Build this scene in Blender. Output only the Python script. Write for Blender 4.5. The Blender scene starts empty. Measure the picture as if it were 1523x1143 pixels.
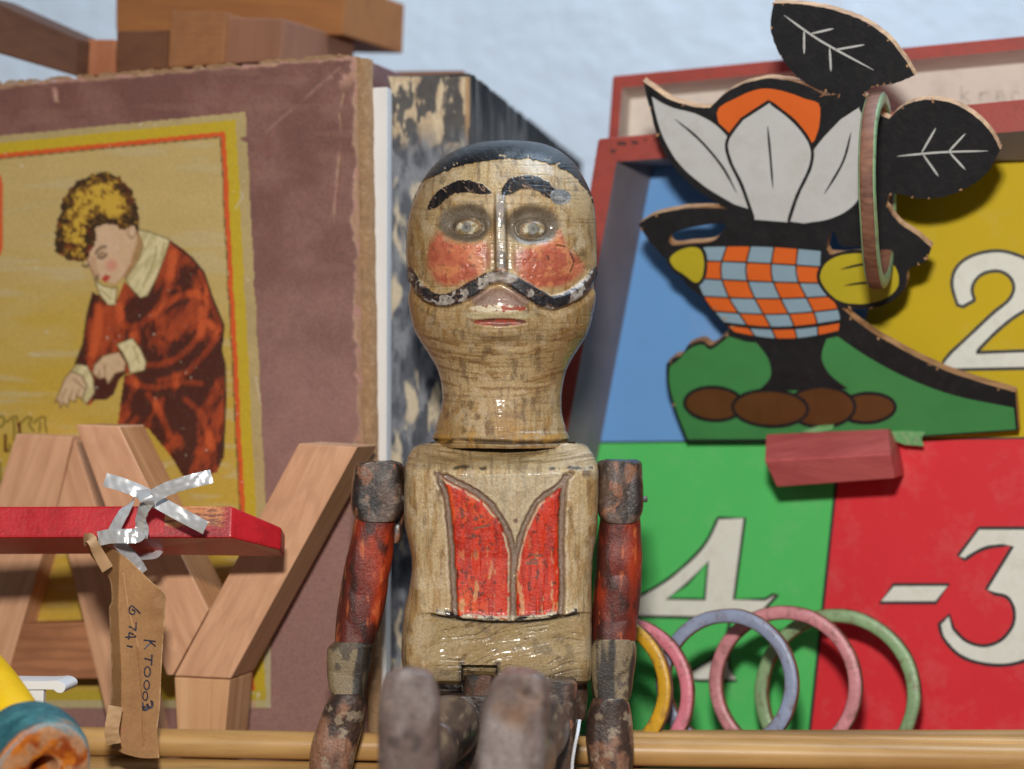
import bpy, bmesh, math, random
import numpy as np
from mathutils import Vector
from mathutils.geometry import tessellate_polygon

random.seed(7)
C = bpy.context.scene.collection
F = 3550.0            # focal length in photo pixels (55 mm on an APS-C sensor)
CX, CY = 761.5, 571.5
CAMZ = 0.122          # lens height above the shelf board, metres

# ------------------------------------------------------------------ camera, world, lamps
cam_d = bpy.data.cameras.new('camera')
cam = bpy.data.objects.new('camera', cam_d); C.objects.link(cam)
cam.location = (0, 0, CAMZ); cam.rotation_euler = (math.radians(90), 0, 0)
cam_d.lens = 55; cam_d.sensor_width = 55 * 1523 / F; cam_d.sensor_fit = 'HORIZONTAL'
cam_d.clip_start = 0.01; cam_d.clip_end = 50
cam_d.dof.use_dof = True; cam_d.dof.focus_distance = 0.69; cam_d.dof.aperture_fstop = 6.0
bpy.context.scene.camera = cam

world = bpy.data.worlds.new('World'); bpy.context.scene.world = world
world.use_nodes = True
bg = world.node_tree.nodes['Background']
bg.inputs['Color'].default_value = (0.72, 0.83, 1.0, 1); bg.inputs['Strength'].default_value = 0.095

def lamp(name, loc, target, size, power, col, size_y=None):
    d = bpy.data.lights.new(name, 'AREA'); d.energy = power; d.color = col; d.size = size
    if size_y: d.shape = 'RECTANGLE'; d.size_y = size_y
    o = bpy.data.objects.new(name, d); C.objects.link(o); o.location = loc
    o.rotation_euler = (Vector(target) - Vector(loc)).to_track_quat('-Z', 'Y').to_euler()
    return o
lamp('camera_flash', (-0.012, 0.0, CAMZ + 0.17), (0.0, 0.75, CAMZ), 0.055, 4.45, (1.0, 0.965, 0.905), 0.035)
lamp('window_daylight', (0.34, 0.78, CAMZ + 0.80), (0.06, 1.1, CAMZ + 0.14), 0.5, 9.0, (0.62, 0.80, 1.0))

vs = bpy.context.scene.view_settings
bpy.context.scene.display_settings.display_device = 'sRGB'
vs.view_transform = 'Standard'; vs.look = 'None'; vs.exposure = 0.0; vs.gamma = 1.0

# ------------------------------------------------------------------ helpers: numbers
def lin(r, g=None, b=None):
    if g is None: r, g, b = r
    c = np.array([r, g, b], float) / 255.0
    return np.where(c <= 0.04045, c / 12.92, ((c + 0.055) / 1.055) ** 2.4)
def P(px, py, Y):
    Y = np.asarray(Y, float) * 0.01
    return np.stack(np.broadcast_arrays((px - CX) / F * Y, Y, CAMZ + (CY - py) / F * Y), -1)
def proj(V):
    return CX + V[:, 0] / V[:, 1] * F, CY - (V[:, 2] - CAMZ) / V[:, 1] * F
CAMP = np.array([0, 0, CAMZ])
class Plane:
    def __init__(s, p, n):
        s.p = np.array(p, float); n = np.array(n, float); n /= np.linalg.norm(n)
        if n @ (CAMP - s.p) < 0: n = -n
        s.n = n
    def hit(s, px, py):
        px = np.asarray(px, float); py = np.asarray(py, float)
        d = np.stack(np.broadcast_arrays((px - CX) / F, np.ones_like(px + py), (CY - py) / F), -1)
        t = ((s.p - CAMP) @ s.n) / (d @ s.n)
        return CAMP + d * t[..., None]
    def off(s, cm): return Plane(s.p + s.n * cm * 0.01, s.n)
def plane3(a, b, c):
    a, b, c = P(*a), P(*b), P(*c)
    return Plane(a, np.cross(b - a, c - a))

def _h(i, j, k, s):
    n = (i * 73856093) ^ (j * 19349663) ^ (k * 83492791) ^ (s * 2654435761)
    n = n & 0xffffffff
    n = ((n ^ (n >> 16)) * 0x45d9f3b) & 0xffffffff
    n = ((n ^ (n >> 16)) * 0x45d9f3b) & 0xffffffff
    return ((n ^ (n >> 16)) & 0xffffff) / float(0xffffff)
def vnoise(x, y, z=0.0, seed=0):
    x, y, z = np.broadcast_arrays(np.asarray(x, float), np.asarray(y, float), np.asarray(z, float))
    i, j, k = [np.floor(a).astype(np.int64) for a in (x, y, z)]
    u, v, w = x - i, y - j, z - k
    u, v, w = [a * a * (3 - 2 * a) for a in (u, v, w)]
    r = 0
    for a in (0, 1):
        for b in (0, 1):
            for c in (0, 1):
                r = r + _h(i + a, j + b, k + c, seed) * (u if a else 1 - u) * (v if b else 1 - v) * (w if c else 1 - w)
    return r
def fbm(x, y, z=0.0, seed=0, oct=4):
    r, a, t = 0, 1.0, 0
    for o in range(oct):
        f = 2.03 ** o
        r = r + a * vnoise(x * f, y * f, np.asarray(z) * f, seed + o * 17); t += a; a *= 0.52
    return r / t
def sstep(a, b, x):
    t = np.clip((x - a) / (b - a), 0, 1); return t * t * (3 - 2 * t)
def mix(a, b, t):
    t = np.asarray(t)[..., None]; return a * (1 - t) + b * t
def cr(pts, n=8, closed=True):
    p = np.array(pts, float); N = len(p); out = []
    for i in range(N if closed else N - 1):
        if closed: a, b, c, d = p[(i - 1) % N], p[i], p[(i + 1) % N], p[(i + 2) % N]
        else: a, b, c, d = p[max(i - 1, 0)], p[i], p[i + 1], p[min(i + 2, N - 1)]
        for t in np.arange(n) / n:
            out.append(0.5 * (2 * b + (c - a) * t + (2 * a - 5 * b + 4 * c - d) * t ** 2 + (3 * b - a - 3 * c + d) * t ** 3))
    if not closed: out.append(p[-1])
    return np.array(out)
def inpoly(px, py, poly):
    poly = np.asarray(poly, float); r = np.zeros(np.shape(px), bool)
    x0, y0 = poly[-1]
    for x1, y1 in poly:
        if y0 != y1:
            c = ((y1 > py) != (y0 > py)) & (px < (x0 - x1) * (py - y1) / (y0 - y1) + x1)
            r ^= c
        x0, y0 = x1, y1
    return r
def pdist(px, py, line, closed=False):
    line = np.asarray(line, float); best = np.full(np.shape(px), 1e9)
    segs = list(zip(line[:-1], line[1:])) + ([(line[-1], line[0])] if closed else [])
    for (a, b) in segs:
        d = b - a; L = max(d @ d, 1e-9)
        t = np.clip(((px - a[0]) * d[0] + (py - a[1]) * d[1]) / L, 0, 1)
        best = np.minimum(best, np.hypot(px - a[0] - t * d[0], py - a[1] - t * d[1]))
    return best
def ellip(cx, cy, rx, ry, n=28, rot=0):
    t = np.linspace(0, 2 * np.pi, n, endpoint=False); c, s = math.cos(rot), math.sin(rot)
    x, y = rx * np.cos(t), ry * np.sin(t)
    return np.stack([cx + x * c - y * s, cy + x * s + y * c], 1)

# ------------------------------------------------------------------ helpers: objects
def tag(o, label=None, cat=None, group=None, kind=None):
    if label: o['label'] = label
    if cat: o['category'] = cat
    if group: o['group'] = group
    if kind: o['kind'] = kind
    return o
def thing(name, label, cat, loc, group=None):
    o = bpy.data.objects.new(name, None); C.objects.link(o); o.location = [float(v) for v in loc]
    o.empty_display_size = 0.01; o['root'] = [float(v) for v in loc]
    return tag(o, label, cat, group)
def mk(name, V, faces, mats, parent=None, smooth=False, col=None, midx=None, nrm=None, loc=None):
    V = np.asarray(V, float)
    if parent is not None: loc = np.array(parent['root'])
    elif loc is None: loc = np.array([V[:, 0].mean(), V[:, 1].mean(), V[:, 2].min()])
    W = V - loc
    me = bpy.data.meshes.new(name)
    if isinstance(faces, np.ndarray):
        n = faces.shape[1]
        me.vertices.add(len(W)); me.vertices.foreach_set('co', W.astype(np.float32).ravel())
        me.loops.add(faces.size); me.loops.foreach_set('vertex_index', faces.astype(np.int32).ravel())
        me.polygons.add(len(faces)); me.polygons.foreach_set('loop_start', (np.arange(len(faces)) * n).astype(np.int32))
        me.update(calc_edges=True)
    else:
        me.from_pydata([tuple(v) for v in W], [], [tuple(int(i) for i in f) for f in faces]); me.update()
    for m in (mats if isinstance(mats, (list, tuple)) else [mats]): me.materials.append(m)
    if midx is not None: me.polygons.foreach_set('material_index', np.asarray(midx, np.int32))
    me.polygons.foreach_set('use_smooth', np.full(len(me.polygons), smooth))
    if col is not None:
        a = me.color_attributes.new('Col', 'FLOAT_COLOR', 'POINT')
        a.data.foreach_set('color', np.concatenate([col, np.ones((len(col), 1))], 1).astype(np.float32).ravel())
    me.update()
    if nrm is not None: me.normals_split_custom_set_from_vertices([tuple(v) for v in nrm])
    o = bpy.data.objects.new(name, me); C.objects.link(o)
    if parent is not None: o.parent = parent
    else: o.location = [float(v) for v in loc]
    o['root'] = [float(v) for v in loc]
    return o
def gridfaces(nr, nc, wrap=False):
    r = np.arange(nr - 1)[:, None]; c = np.arange(nc if wrap else nc - 1)[None, :]
    c2 = (c + 1) % nc
    a = r * nc + c; b = r * nc + c2; d = (r + 1) * nc + c; e = (r + 1) * nc + c2
    return np.stack([a, d, e, b], -1).reshape(-1, 4)
def vnormals(V, Q):
    n = np.zeros_like(V); fn = np.cross(V[Q[:, 2]] - V[Q[:, 0]], V[Q[:, 3]] - V[Q[:, 1]])
    for k in range(4):
        for ax in range(3): n[:, ax] += np.bincount(Q[:, k], fn[:, ax], len(V))
    return n / np.maximum(np.linalg.norm(n, axis=1, keepdims=True), 1e-12)
def split(V, Q, zone, defs, col):
    """defs: list of (zone id, name, parent-or-name, material); the pieces of one carved surface, shared normals"""
    N = vnormals(V, Q); out = {}
    fz = zone[Q[:, 0]]
    for zid, name, parent, m in defs:
        q = Q[fz == zid]
        if not len(q): continue
        u, inv = np.unique(q, return_inverse=True)
        out[zid] = mk(name, V[u], inv.reshape(q.shape), m, parent if not isinstance(parent, int) else out[parent], True, col[u], nrm=N[u])
    return out
def bevel(o, w, seg=2, angle=0.5, only=None):
    bm = bmesh.new(); bm.from_mesh(o.data)
    bmesh.ops.remove_doubles(bm, verts=bm.verts, dist=1e-6)
    bmesh.ops.recalc_face_normals(bm, faces=bm.faces)
    e = [x for x in bm.edges if len(x.link_faces) == 2 and x.calc_face_angle(0) > angle and (only is None or all(f.material_index == only for f in x.link_faces))]
    bmesh.ops.bevel(bm, geom=e, offset=w, segments=seg, affect='EDGES', profile=0.6, clamp_overlap=True)
    bm.to_mesh(o.data); bm.free(); o.data.update()
    o.data.polygons.foreach_set('use_smooth', np.full(len(o.data.polygons), False)); return o
def tess(loops):
    vs_ = [[Vector((p[0], p[1], 0)) for p in l] for l in loops]
    return tessellate_polygon(vs_)
def prism(name, plane, pts, thick, mats, parent=None, holes=(), wob=0.0, loc=None, bev=0):
    """extrude an outline (pixel trace on a plane) backwards by its real thickness; mats = (face, edge)"""
    loops = [np.asarray(pts, float)] + [np.asarray(h, float) for h in holes]
    allp = np.concatenate(loops); n = len(allp)
    Fv = plane.hit(allp[:, 0], allp[:, 1]); Bv = Fv - plane.n * thick * 0.01
    faces, mi = [], []
    for t in tess(loops):
        p = [Fv[i] for i in t]; nn = np.cross(p[1] - p[0], p[2] - p[0])
        if nn @ plane.n < 0: t = t[::-1]
        faces.append(tuple(t)); mi.append(0); faces.append(tuple(i + n for i in t[::-1])); mi.append(0)
    k = 0
    for l in loops:
        m = len(l); area = 0.5 * np.sum(l[:, 0] * np.roll(l[:, 1], -1) - np.roll(l[:, 0], -1) * l[:, 1])
        for i in range(m):
            a, b = k + i, k + (i + 1) % m
            f = (a, b, b + n, a + n)
            if (area < 0) != (k > 0): f = f[::-1]
            faces.append(f); mi.append(1)
        k += m
    ml = list(mats) if isinstance(mats, (tuple, list)) else [mats, mats]
    o = mk(name, np.concatenate([Fv, Bv]), faces, ml, parent, midx=mi, loc=loc)
    if bev: bevel(o, bev * 0.01)
    return o
def hexa(name, q, depth, mat, parent=None, bev=0.05, loc=None):
    """a block: front quad of four (px,py,Y), extruded by a depth vector in cm"""
    f = np.array([P(*p) for p in q]); b = f + np.asarray(depth) * 0.01
    o = mk(name, np.concatenate([f, b]), [(0, 1, 2, 3), (7, 6, 5, 4), (0, 4, 5, 1), (1, 5, 6, 2), (2, 6, 7, 3), (3, 7, 4, 0)], mat, parent, loc=loc)
    return bevel(o, bev * 0.01)
class Print:
    """flat print: paper-thin layers of polygons lying on a plane, one mesh"""
    def __init__(s, plane): s.pl = plane; s.V = []; s.F = []; s.M = []; s.mats = []; s.layer = 1
    def mi(s, m):
        if m not in s.mats: s.mats.append(m)
        return s.mats.index(m)
    def poly(s, pts, m, layer=1, holes=()):
        loops = [np.asarray(pts, float)] + [np.asarray(h, float) for h in holes]
        a = np.concatenate(loops); v = s.pl.hit(a[:, 0], a[:, 1]) + s.pl.n * layer * 5e-5
        k = len(s.V)
        for t in tess(loops):
            nn = np.cross(v[t[1]] - v[t[0]], v[t[2]] - v[t[0]])
            if nn @ s.pl.n < 0: t = t[::-1]
            s.F.append([k + i for i in t]); s.M.append(s.mi(m))
        s.V.extend(v)
    def stroke(s, pts, w, m, layer=2, closed=False, taper=False):
        p = np.asarray(pts, float); n = len(p)
        if closed: d = np.roll(p, -1, 0) - np.roll(p, 1, 0)
        else: d = np.gradient(p, axis=0)
        d /= np.maximum(np.linalg.norm(d, axis=1, keepdims=True), 1e-9); nn = np.stack([-d[:, 1], d[:, 0]], 1)
        ww = np.full(n, w / 2.0) * (1 + 0.16 * (np.array([random.random() for _ in range(n)]) - 0.5))
        if taper: ww *= np.clip(np.sin(np.linspace(0.12, math.pi - 0.12, n)) * 1.3, 0.15, 1)
        a = np.concatenate([p + nn * ww[:, None], p - nn * ww[:, None]])
        v = s.pl.hit(a[:, 0], a[:, 1]) + s.pl.n * layer * 5e-5
        k = len(s.V); s.V.extend(v)
        for i in range(n if closed else n - 1):
            j = (i + 1) % n
            s.F.append([k + i, k + j, k + n + j, k + n + i]); s.M.append(s.mi(m))
    def build(s, name, parent=None): return mk(name, np.array(s.V), s.F, s.mats, parent, midx=s.M)

# ------------------------------------------------------------------ helpers: materials
def nt(name, rough=0.5, spec=0.5):
    m = bpy.data.materials.new(name); m.use_nodes = True; t = m.node_tree; b = t.nodes['Principled BSDF']
    b.inputs['Roughness'].default_value = rough; b.inputs['Specular IOR Level'].default_value = spec
    return m, t, b
def N(t, typ, **kw):
    n = t.nodes.new(typ)
    for k, v in kw.items():
        if k in n.inputs.keys() if isinstance(k, str) else False: n.inputs[k].default_value = v
        else: setattr(n, k, v)
    return n
def coords(t, scale=(1, 1, 1), rot=(0, 0, 0)):
    c = t.nodes.new('ShaderNodeTexCoord'); mp = t.nodes.new('ShaderNodeMapping')
    mp.inputs['Scale'].default_value = scale; mp.inputs['Rotation'].default_value = rot
    t.links.new(c.outputs['Object'], mp.inputs['Vector']); return mp.outputs['Vector']
def noise(t, vec, scale, detail=4, rough=0.55, dist=0.0):
    n = t.nodes.new('ShaderNodeTexNoise'); n.inputs['Scale'].default_value = scale; n.inputs['Detail'].default_value = detail
    n.inputs['Roughness'].default_value = rough; n.inputs['Distortion'].default_value = dist
    t.links.new(vec, n.inputs['Vector']); return n.outputs['Fac']
def ramp(t, fac, stops):
    r = t.nodes.new('ShaderNodeValToRGB'); e = r.color_ramp.elements
    while len(e) < len(stops): e.new(0.5)
    for k, (p, c) in enumerate(stops):
        e[k].position = p; e[k].color = (*[float(v) for v in c], 1)
    t.links.new(fac, r.inputs['Fac']); return r.outputs['Color']
def mixc(t, a, b, fac, mode='MIX'):
    m = t.nodes.new('ShaderNodeMix'); m.data_type = 'RGBA'; m.blend_type = mode
    for s, v in ((m.inputs[0], fac), (m.inputs[6], a), (m.inputs[7], b)):
        if hasattr(v, 'is_linked') or hasattr(v, 'links'): t.links.new(v, s)
        elif isinstance(v, (float, int)): s.default_value = v
        else: s.default_value = (*[float(x) for x in v], 1)
    return m.outputs[2]
def bump(t, b, h, strength=0.3, dist=0.001):
    n = t.nodes.new('ShaderNodeBump'); n.inputs['Strength'].default_value = strength; n.inputs['Distance'].default_value = dist
    t.links.new(h, n.inputs['Height']); t.links.new(n.outputs['Normal'], b.inputs['Normal'])
def mrange(t, v, lo, hi):
    n = t.nodes.new('ShaderNodeMapRange'); n.inputs['To Min'].default_value = lo; n.inputs['To Max'].default_value = hi
    t.links.new(v, n.inputs['Value']); return n.outputs['Result']
G = 1.12     # albedo for a colour seen in the flash-lit photo
def alb(*c): return np.clip(lin(*c) * G, 0, 0.86)
_cache = {}
def paint(name, c, rough=0.45, var=0.12, scale=90, bs=0.15, dirt=None, dirt_amt=0.25, spec=0.5, fine=900):
    if name in _cache: return _cache[name]
    m, t, b = nt(name, rough, spec); v = coords(t)
    c = alb(*c); n1 = noise(t, v, scale, 6, 0.65); n2 = noise(t, v, fine, 3, 0.6)
    col = ramp(t, n1, [(0.25, c * (1 - var)), (0.75, np.clip(c * (1 + var), 0, 0.88))])
    if dirt is not None:
        f = ramp(t, noise(t, v, scale * 2.3, 7, 0.75), [(0.5, (0, 0, 0)), (0.72, (dirt_amt,) * 3)])
        col = mixc(t, col, alb(*dirt), f)
    t.links.new(col, b.inputs['Base Color'])
    t.links.new(mrange(t, n1, rough - 0.1, rough + 0.12), b.inputs['Roughness'])
    bump(t, b, n2, bs, 0.0004); _cache[name] = m; return m
def wood(name, c1, c2, d, rough=0.5, scale=420, ring=0.5, bs=0.25, spec=0.4):
    """grain runs along direction d"""
    m, t, b = nt(name, rough, spec); d = np.array(d, float); d /= np.linalg.norm(d)
    c = t.nodes.new('ShaderNodeTexCoord'); dp = N(t, 'ShaderNodeVectorMath', operation='DOT_PRODUCT'); dp.inputs[1].default_value = d
    t.links.new(c.outputs['Object'], dp.inputs[0])
    sc = N(t, 'ShaderNodeVectorMath', operation='SCALE'); sc.inputs[0].default_value = d; t.links.new(dp.outputs['Value'], sc.inputs['Scale'])
    s2 = N(t, 'ShaderNodeVectorMath', operation='SCALE'); t.links.new(sc.outputs[0], s2.inputs[0]); s2.inputs['Scale'].default_value = -0.96
    ad = N(t, 'ShaderNodeVectorMath', operation='ADD'); t.links.new(c.outputs['Object'], ad.inputs[0]); t.links.new(s2.outputs[0], ad.inputs[1])
    v = ad.outputs[0]
    n1 = noise(t, v, scale * 0.55, 3, 0.5, 0.4); n2 = noise(t, v, scale * 3.2, 4, 0.7); n3 = noise(t, c.outputs['Object'], 45, 3)
    w = t.nodes.new('ShaderNodeTexWave'); w.wave_type = 'RINGS'; w.inputs['Scale'].default_value = scale * 0.3
    w.inputs['Distortion'].default_value = 5.0; w.inputs['Detail'].default_value = 2; w.inputs['Detail Scale'].default_value = 1.4
    t.links.new(v, w.inputs['Vector'])
    a1, a2 = alb(*c1), alb(*c2)
    col = ramp(t, n1, [(0.3, a2), (0.62, a1)])
    col = mixc(t, col, a2 * 0.85, ramp(t, w.outputs['Fac'], [(0.55, (0, 0, 0)), (1.0, (ring,) * 3)]))
    col = mixc(t, col, a2 * 0.55, ramp(t, n2, [(0.56, (0, 0, 0)), (0.8, (0.5,) * 3)]))
    col = mixc(t, col, np.clip(a1 * 1.15, 0, .85), ramp(t, n3, [(0.45, (0, 0, 0)), (0.75, (0.35,) * 3)]))
    t.links.new(col, b.inputs['Base Color']); bump(t, b, n2, bs, 0.0003); return m
def vcol(name, rough=0.45, bs=0.25, fine=1500, coat=0.0, spec=0.5, rvar=0.12, var=0.12):
    m, t, b = nt(name, rough, spec); v = coords(t)
    a = t.nodes.new('ShaderNodeAttribute'); a.attribute_name = 'Col'
    n1 = noise(t, v, fine, 5, 0.7); n2 = noise(t, v, fine * 0.22, 4, 0.65)
    col = mixc(t, a.outputs['Color'], ramp(t, n1, [(0.3, (1 - 2.2 * var,) * 3), (0.62, (1.0 + var,) * 3)]), 1.0, 'MULTIPLY')
    t.links.new(col, b.inputs['Base Color'])
    t.links.new(mrange(t, n2, rough - rvar, rough + rvar), b.inputs['Roughness'])
    b.inputs['Coat Weight'].default_value = coat; b.inputs['Coat Roughness'].default_value = 0.22
    ad = N(t, 'ShaderNodeMath', operation='ADD'); t.links.new(n1, ad.inputs[0]); t.links.new(n2, ad.inputs[1])
    bump(t, b, ad.outputs[0], bs, 0.0005); return m

# ------------------------------------------------------------------ the setting: wall, shelf
def wall():
    m, t, b = nt('rough_plaster', 0.85, 0.2); v = coords(t)
    n1 = noise(t, v, 60, 6, 0.6); n2 = noise(t, v, 14, 4, 0.5)
    t.links.new(ramp(t, n2, [(0.3, (0.66, 0.715, 0.77)), (0.7, (0.73, 0.785, 0.84))]), b.inputs['Base Color'])
    bump(t, b, n1, 0.7, 0.003)
    n = 90; x = np.linspace(-0.7, 0.8, n); z = np.linspace(-0.05, 0.75, 60); X, Z = np.meshgrid(x, z)
    Y = 1.10 - 0.0035 * fbm(X * 22, Z * 22, 0, 3, 4)
    o = mk('wall', np.stack([X, Y, Z], -1).reshape(-1, 3), gridfaces(60, n), m, smooth=True, loc=np.zeros(3)); tag(o, kind='structure')
    b1 = hexa('shelf', [(-700, 0, 50)] * 4, (0, 0, 0), paint('shelf_wood', (105, 75, 48), 0.6), bev=0) if False else None
    V = [(-0.7, 0.50, -0.02), (0.8, 0.50, -0.02), (0.8, 1.115, -0.02), (-0.7, 1.115, -0.02), (-0.7, 0.50, 0), (0.8, 0.50, 0), (0.8, 1.115, 0), (-0.7, 1.115, 0)]
    o = mk('shelf', V, [(0, 3, 2, 1), (4, 5, 6, 7), (0, 1, 5, 4), (1, 2, 6, 5), (2, 3, 7, 6), (3, 0, 4, 7)],
           wood('dark_shelf_wood', (100, 70, 45), (60, 40, 25), (1, 0, 0), 0.6), loc=np.zeros(3)); tag(o, kind='structure')
wall()

bamboo = wood('pale_cane', (200, 158, 100), (164, 120, 68), (1, -0.11, 0), 0.38, 300, 0.2, 0.12)
bamboo2 = wood('dull_cane', (176, 138, 84), (130, 96, 56), (1, -0.06, 0), 0.45, 300, 0.3, 0.15)
def rod(name, a, b, r, mat, label, cat, seed):
    a, b = P(*a), P(*b); d = b - a; L = np.linalg.norm(d); d /= L; u = np.cross(d, (0, 0, 1)); u /= np.linalg.norm(u); w = np.cross(u, d)
    n, k = 120, 28; s = np.linspace(0, 1, n); th = np.linspace(0, 2 * np.pi, k, endpoint=False)
    S, T = np.meshgrid(s, th, indexing='ij')
    R = r * 0.01 * (1 + 0.05 * (fbm(S * 7, np.cos(T) * 0.6, np.sin(T) * 0.6, seed, 3) - 0.5))
    V = a + S[..., None] * d * L + R[..., None] * (np.cos(T)[..., None] * u + np.sin(T)[..., None] * w)
    V = V.reshape(-1, 3); Q = [tuple(f) for f in gridfaces(n, k, True)]
    Q += [tuple(range(k))[::-1], tuple(range((n - 1) * k, n * k))]
    o = mk(name, V, Q, mat, smooth=True); return tag(o, label, cat, 'cane rails along the front of the shelf')
rod('wooden_rail', (60, 1101, 72.3), (1620, 1130, 70.6), 0.43, bamboo, 'pale round cane rail along the shelf front, thickest and topmost of the rails', 'rail', 1)
rod('wooden_rail', (-40, 1142, 72.2), (1620, 1178, 70.4), 0.42, bamboo2, 'lower cane rail showing below the thick pale rail at left', 'rail', 2)
rod('wooden_rail', (900, 1098.5, 73.2), (1700, 1098, 72.6), 0.27, bamboo2, 'thin dull cane rail just behind the thick pale rail, under the coloured rings', 'rail', 3)
rod('wooden_rail', (900, 1100, 72.4), (1700, 1111, 71.4), 0.26, bamboo, 'thin pale cane rail squeezed between the thick rail and the dull thin one', 'rail', 4)

# ------------------------------------------------------------------ picture-print canvas: a dense flat mesh carrying printed colours
def canvas(name, plane, px, py, col, mask, mat, parent, lift=0.0):
    V = (plane.hit(px, py) + plane.n * (np.asarray(lift)[..., None] * 0.01)).reshape(-1, 3)
    Q = gridfaces(*px.shape); Q = Q[mask.ravel()[Q].all(1)]
    n = np.cross(V[Q[0, 1]] - V[Q[0, 0]], V[Q[0, 2]] - V[Q[0, 0]])
    if n @ plane.n < 0: Q = Q[:, ::-1]
    u, inv = np.unique(Q, return_inverse=True)
    return mk(name, V[u], inv.reshape(Q.shape), mat, parent, True, col.reshape(-1, 3)[u])

# ------------------------------------------------------------------ left: game box with a printed label
boxP = plane3((530, 82, 76), (0, 125, 79.2), (545, 1085, 76))
DEP = np.array([math.sin(math.radians(15)), math.cos(math.radians(15)), 0])
paper_m = vcol('box_paper', 0.5, 0.35, 1100, 0.0, 0.4, 0.12, 0.10)
print_m = vcol('lithograph_print', 0.48, 0.12, 1300, 0.0, 0.4, 0.1, 0.06)
def game_box():
    base = boxP.hit(250, 1130); t = thing('game_box', 'old maroon game box with a printed label of a curly haired child in red', 'game box', base)
    body_m = paint('maroon_paper', (112, 66, 60), 0.55, 0.2, 70, 0.3, (150, 115, 100), 0.5)
    edge_m = paint('torn_card', (150, 115, 80), 0.75, 0.25, 260, 0.8, (190, 160, 125), 0.7)
    back = boxP.off(-0.06)
    q = [(-70, 131), (533, 83), (551, 1132), (-70, 1112)]
    f = np.array([back.hit(*p) for p in q]); b = f + DEP * 0.053
    o = mk('box_tray', np.concatenate([f, b]), [(0, 1, 2, 3), (7, 6, 5, 4), (0, 4, 5, 1), (1, 5, 6, 2), (2, 6, 7, 3), (3, 7, 4, 0)], body_m, t); bevel(o, 0.0006)
    # printed, rubbed front sheet
    xs = np.arange(-64, 546, 2.2); ys = np.arange(76, 1130, 2.4); px, py = np.meshgrid(xs, ys)
    top = 129 - (px + 70) * 0.0795; right = 534 + (py - 83) * 0.0172
    dt = py - top; dr = right - px
    wob = (fbm(px * .03, py * .03, 0, 5, 4) - .5) * 3 + (fbm(px * .16, py * .16, 0, 6, 3) - .5) * 3
    mask = (dt > 0 + wob * .5) & (dr > 0 + wob * .5)
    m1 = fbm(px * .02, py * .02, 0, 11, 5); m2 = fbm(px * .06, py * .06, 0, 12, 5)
    c = mix(alb(114, 76, 68), alb(132, 91, 81), sstep(.3, .7, m1)); c = mix(c, alb(122, 74, 64), sstep(.56, .72, m2) * .4); c = mix(c, alb(96, 62, 56), sstep(.62, .8, fbm(px * .5, py * .12, 0, 30, 3)) * .3)
    pale_low = sstep(150, 800, py + 200 * (m1 - .5)) ; c = mix(c, alb(160, 122, 114), pale_low * .62)     # paper gets paler towards the bottom
    c = mix(c, alb(146, 108, 92), sstep(.60, .68, fbm(px * .012 + 9, py * .05, 0, 14, 5)) * .25)
    seam = np.abs((px - 395) * (100 - 196) - (py - 196) * (506 - 395)) / math.hypot(111, 96)
    c = mix(c, alb(152, 112, 98), (sstep(2.6, 0.6, seam) * ((px > 395) & (px < 508)) * sstep(.35, .6, fbm(px * .05, py * .05, 0, 15)))*.9)
    wr = 12 + 14 * (fbm(py * .018, 3.1, 0, 21, 4) - .45) + 9 * (fbm(py * .09, px * .03, 0, 22, 3) - .5)
    worn_r = sstep(wr, wr - 3, dr); wt = 7 + 9 * (fbm(px * .03, 1.7, 0, 23, 4) - .5) + 5 * (fbm(px * .12, py * .1, 0, 24, 3) - .5)
    worn_t = sstep(wt, wt - 2.5, dt); worn = np.maximum(worn_r, worn_t)
    worn = np.maximum(worn, sstep(30, 8, np.hypot(px - 512, py - 108)) * sstep(.42, .55, fbm(px * .06, py * .06, 0, 25)))
    worn = np.maximum(worn, sstep(4, 2, np.abs(px - 83 - (py - 140) * .15)) * (py > 130) * (py < 152))
    scr = sstep(2.4, 1.0, pdist(px, py, [(516, 120), (505, 170), (508, 200), (499, 290), (497, 330)])) * sstep(.3, .5, fbm(px * .04, py * .04, 0, 27))
    worn = np.maximum(worn, scr * .8)
    wc = mix(alb(140, 104, 72), alb(188, 150, 124), fbm(px * .1, py * .02, 0, 28, 4)); wc = mix(wc, alb(180, 130, 122), sstep(.5, .7, fbm(px * .05, py * .05, 0, 29)) * .7)
    c = mix(c, wc, worn)
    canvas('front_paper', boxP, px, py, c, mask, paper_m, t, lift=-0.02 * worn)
    # worn card edge, facing us down the right side
    n = 220; yy = np.linspace(86, 1120, n); V = []
    for k, (dx, dy) in enumerate(((-3, 0.02), (0, 0.03), (6, -.01), (12, -.06), (13, -.5))):
        p = boxP.hit(534 + (yy - 83) * .0172 + dx + 3 * (fbm(yy * .05, k * 1.3, 0, 33, 3) - .5) * (k > 0), yy) + boxP.n * (dy + .05 * (fbm(yy * .09, k * 2.0, 0, 34, 3) - .5))[:, None] * .01; V.append(p)
    V = np.stack(V, 1).reshape(-1, 3); Q = gridfaces(n, 5)
    nn = np.cross(V[Q[0, 1]] - V[Q[0, 0]], V[Q[0, 2]] - V[Q[0, 0]])
    mk('card_edge', V, Q if nn @ boxP.n > 0 else Q[:, ::-1].copy(), edge_m, t, True)
    # ragged torn paper along the top edge
    rnd = random.Random(4); V, Fc = [], []
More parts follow.
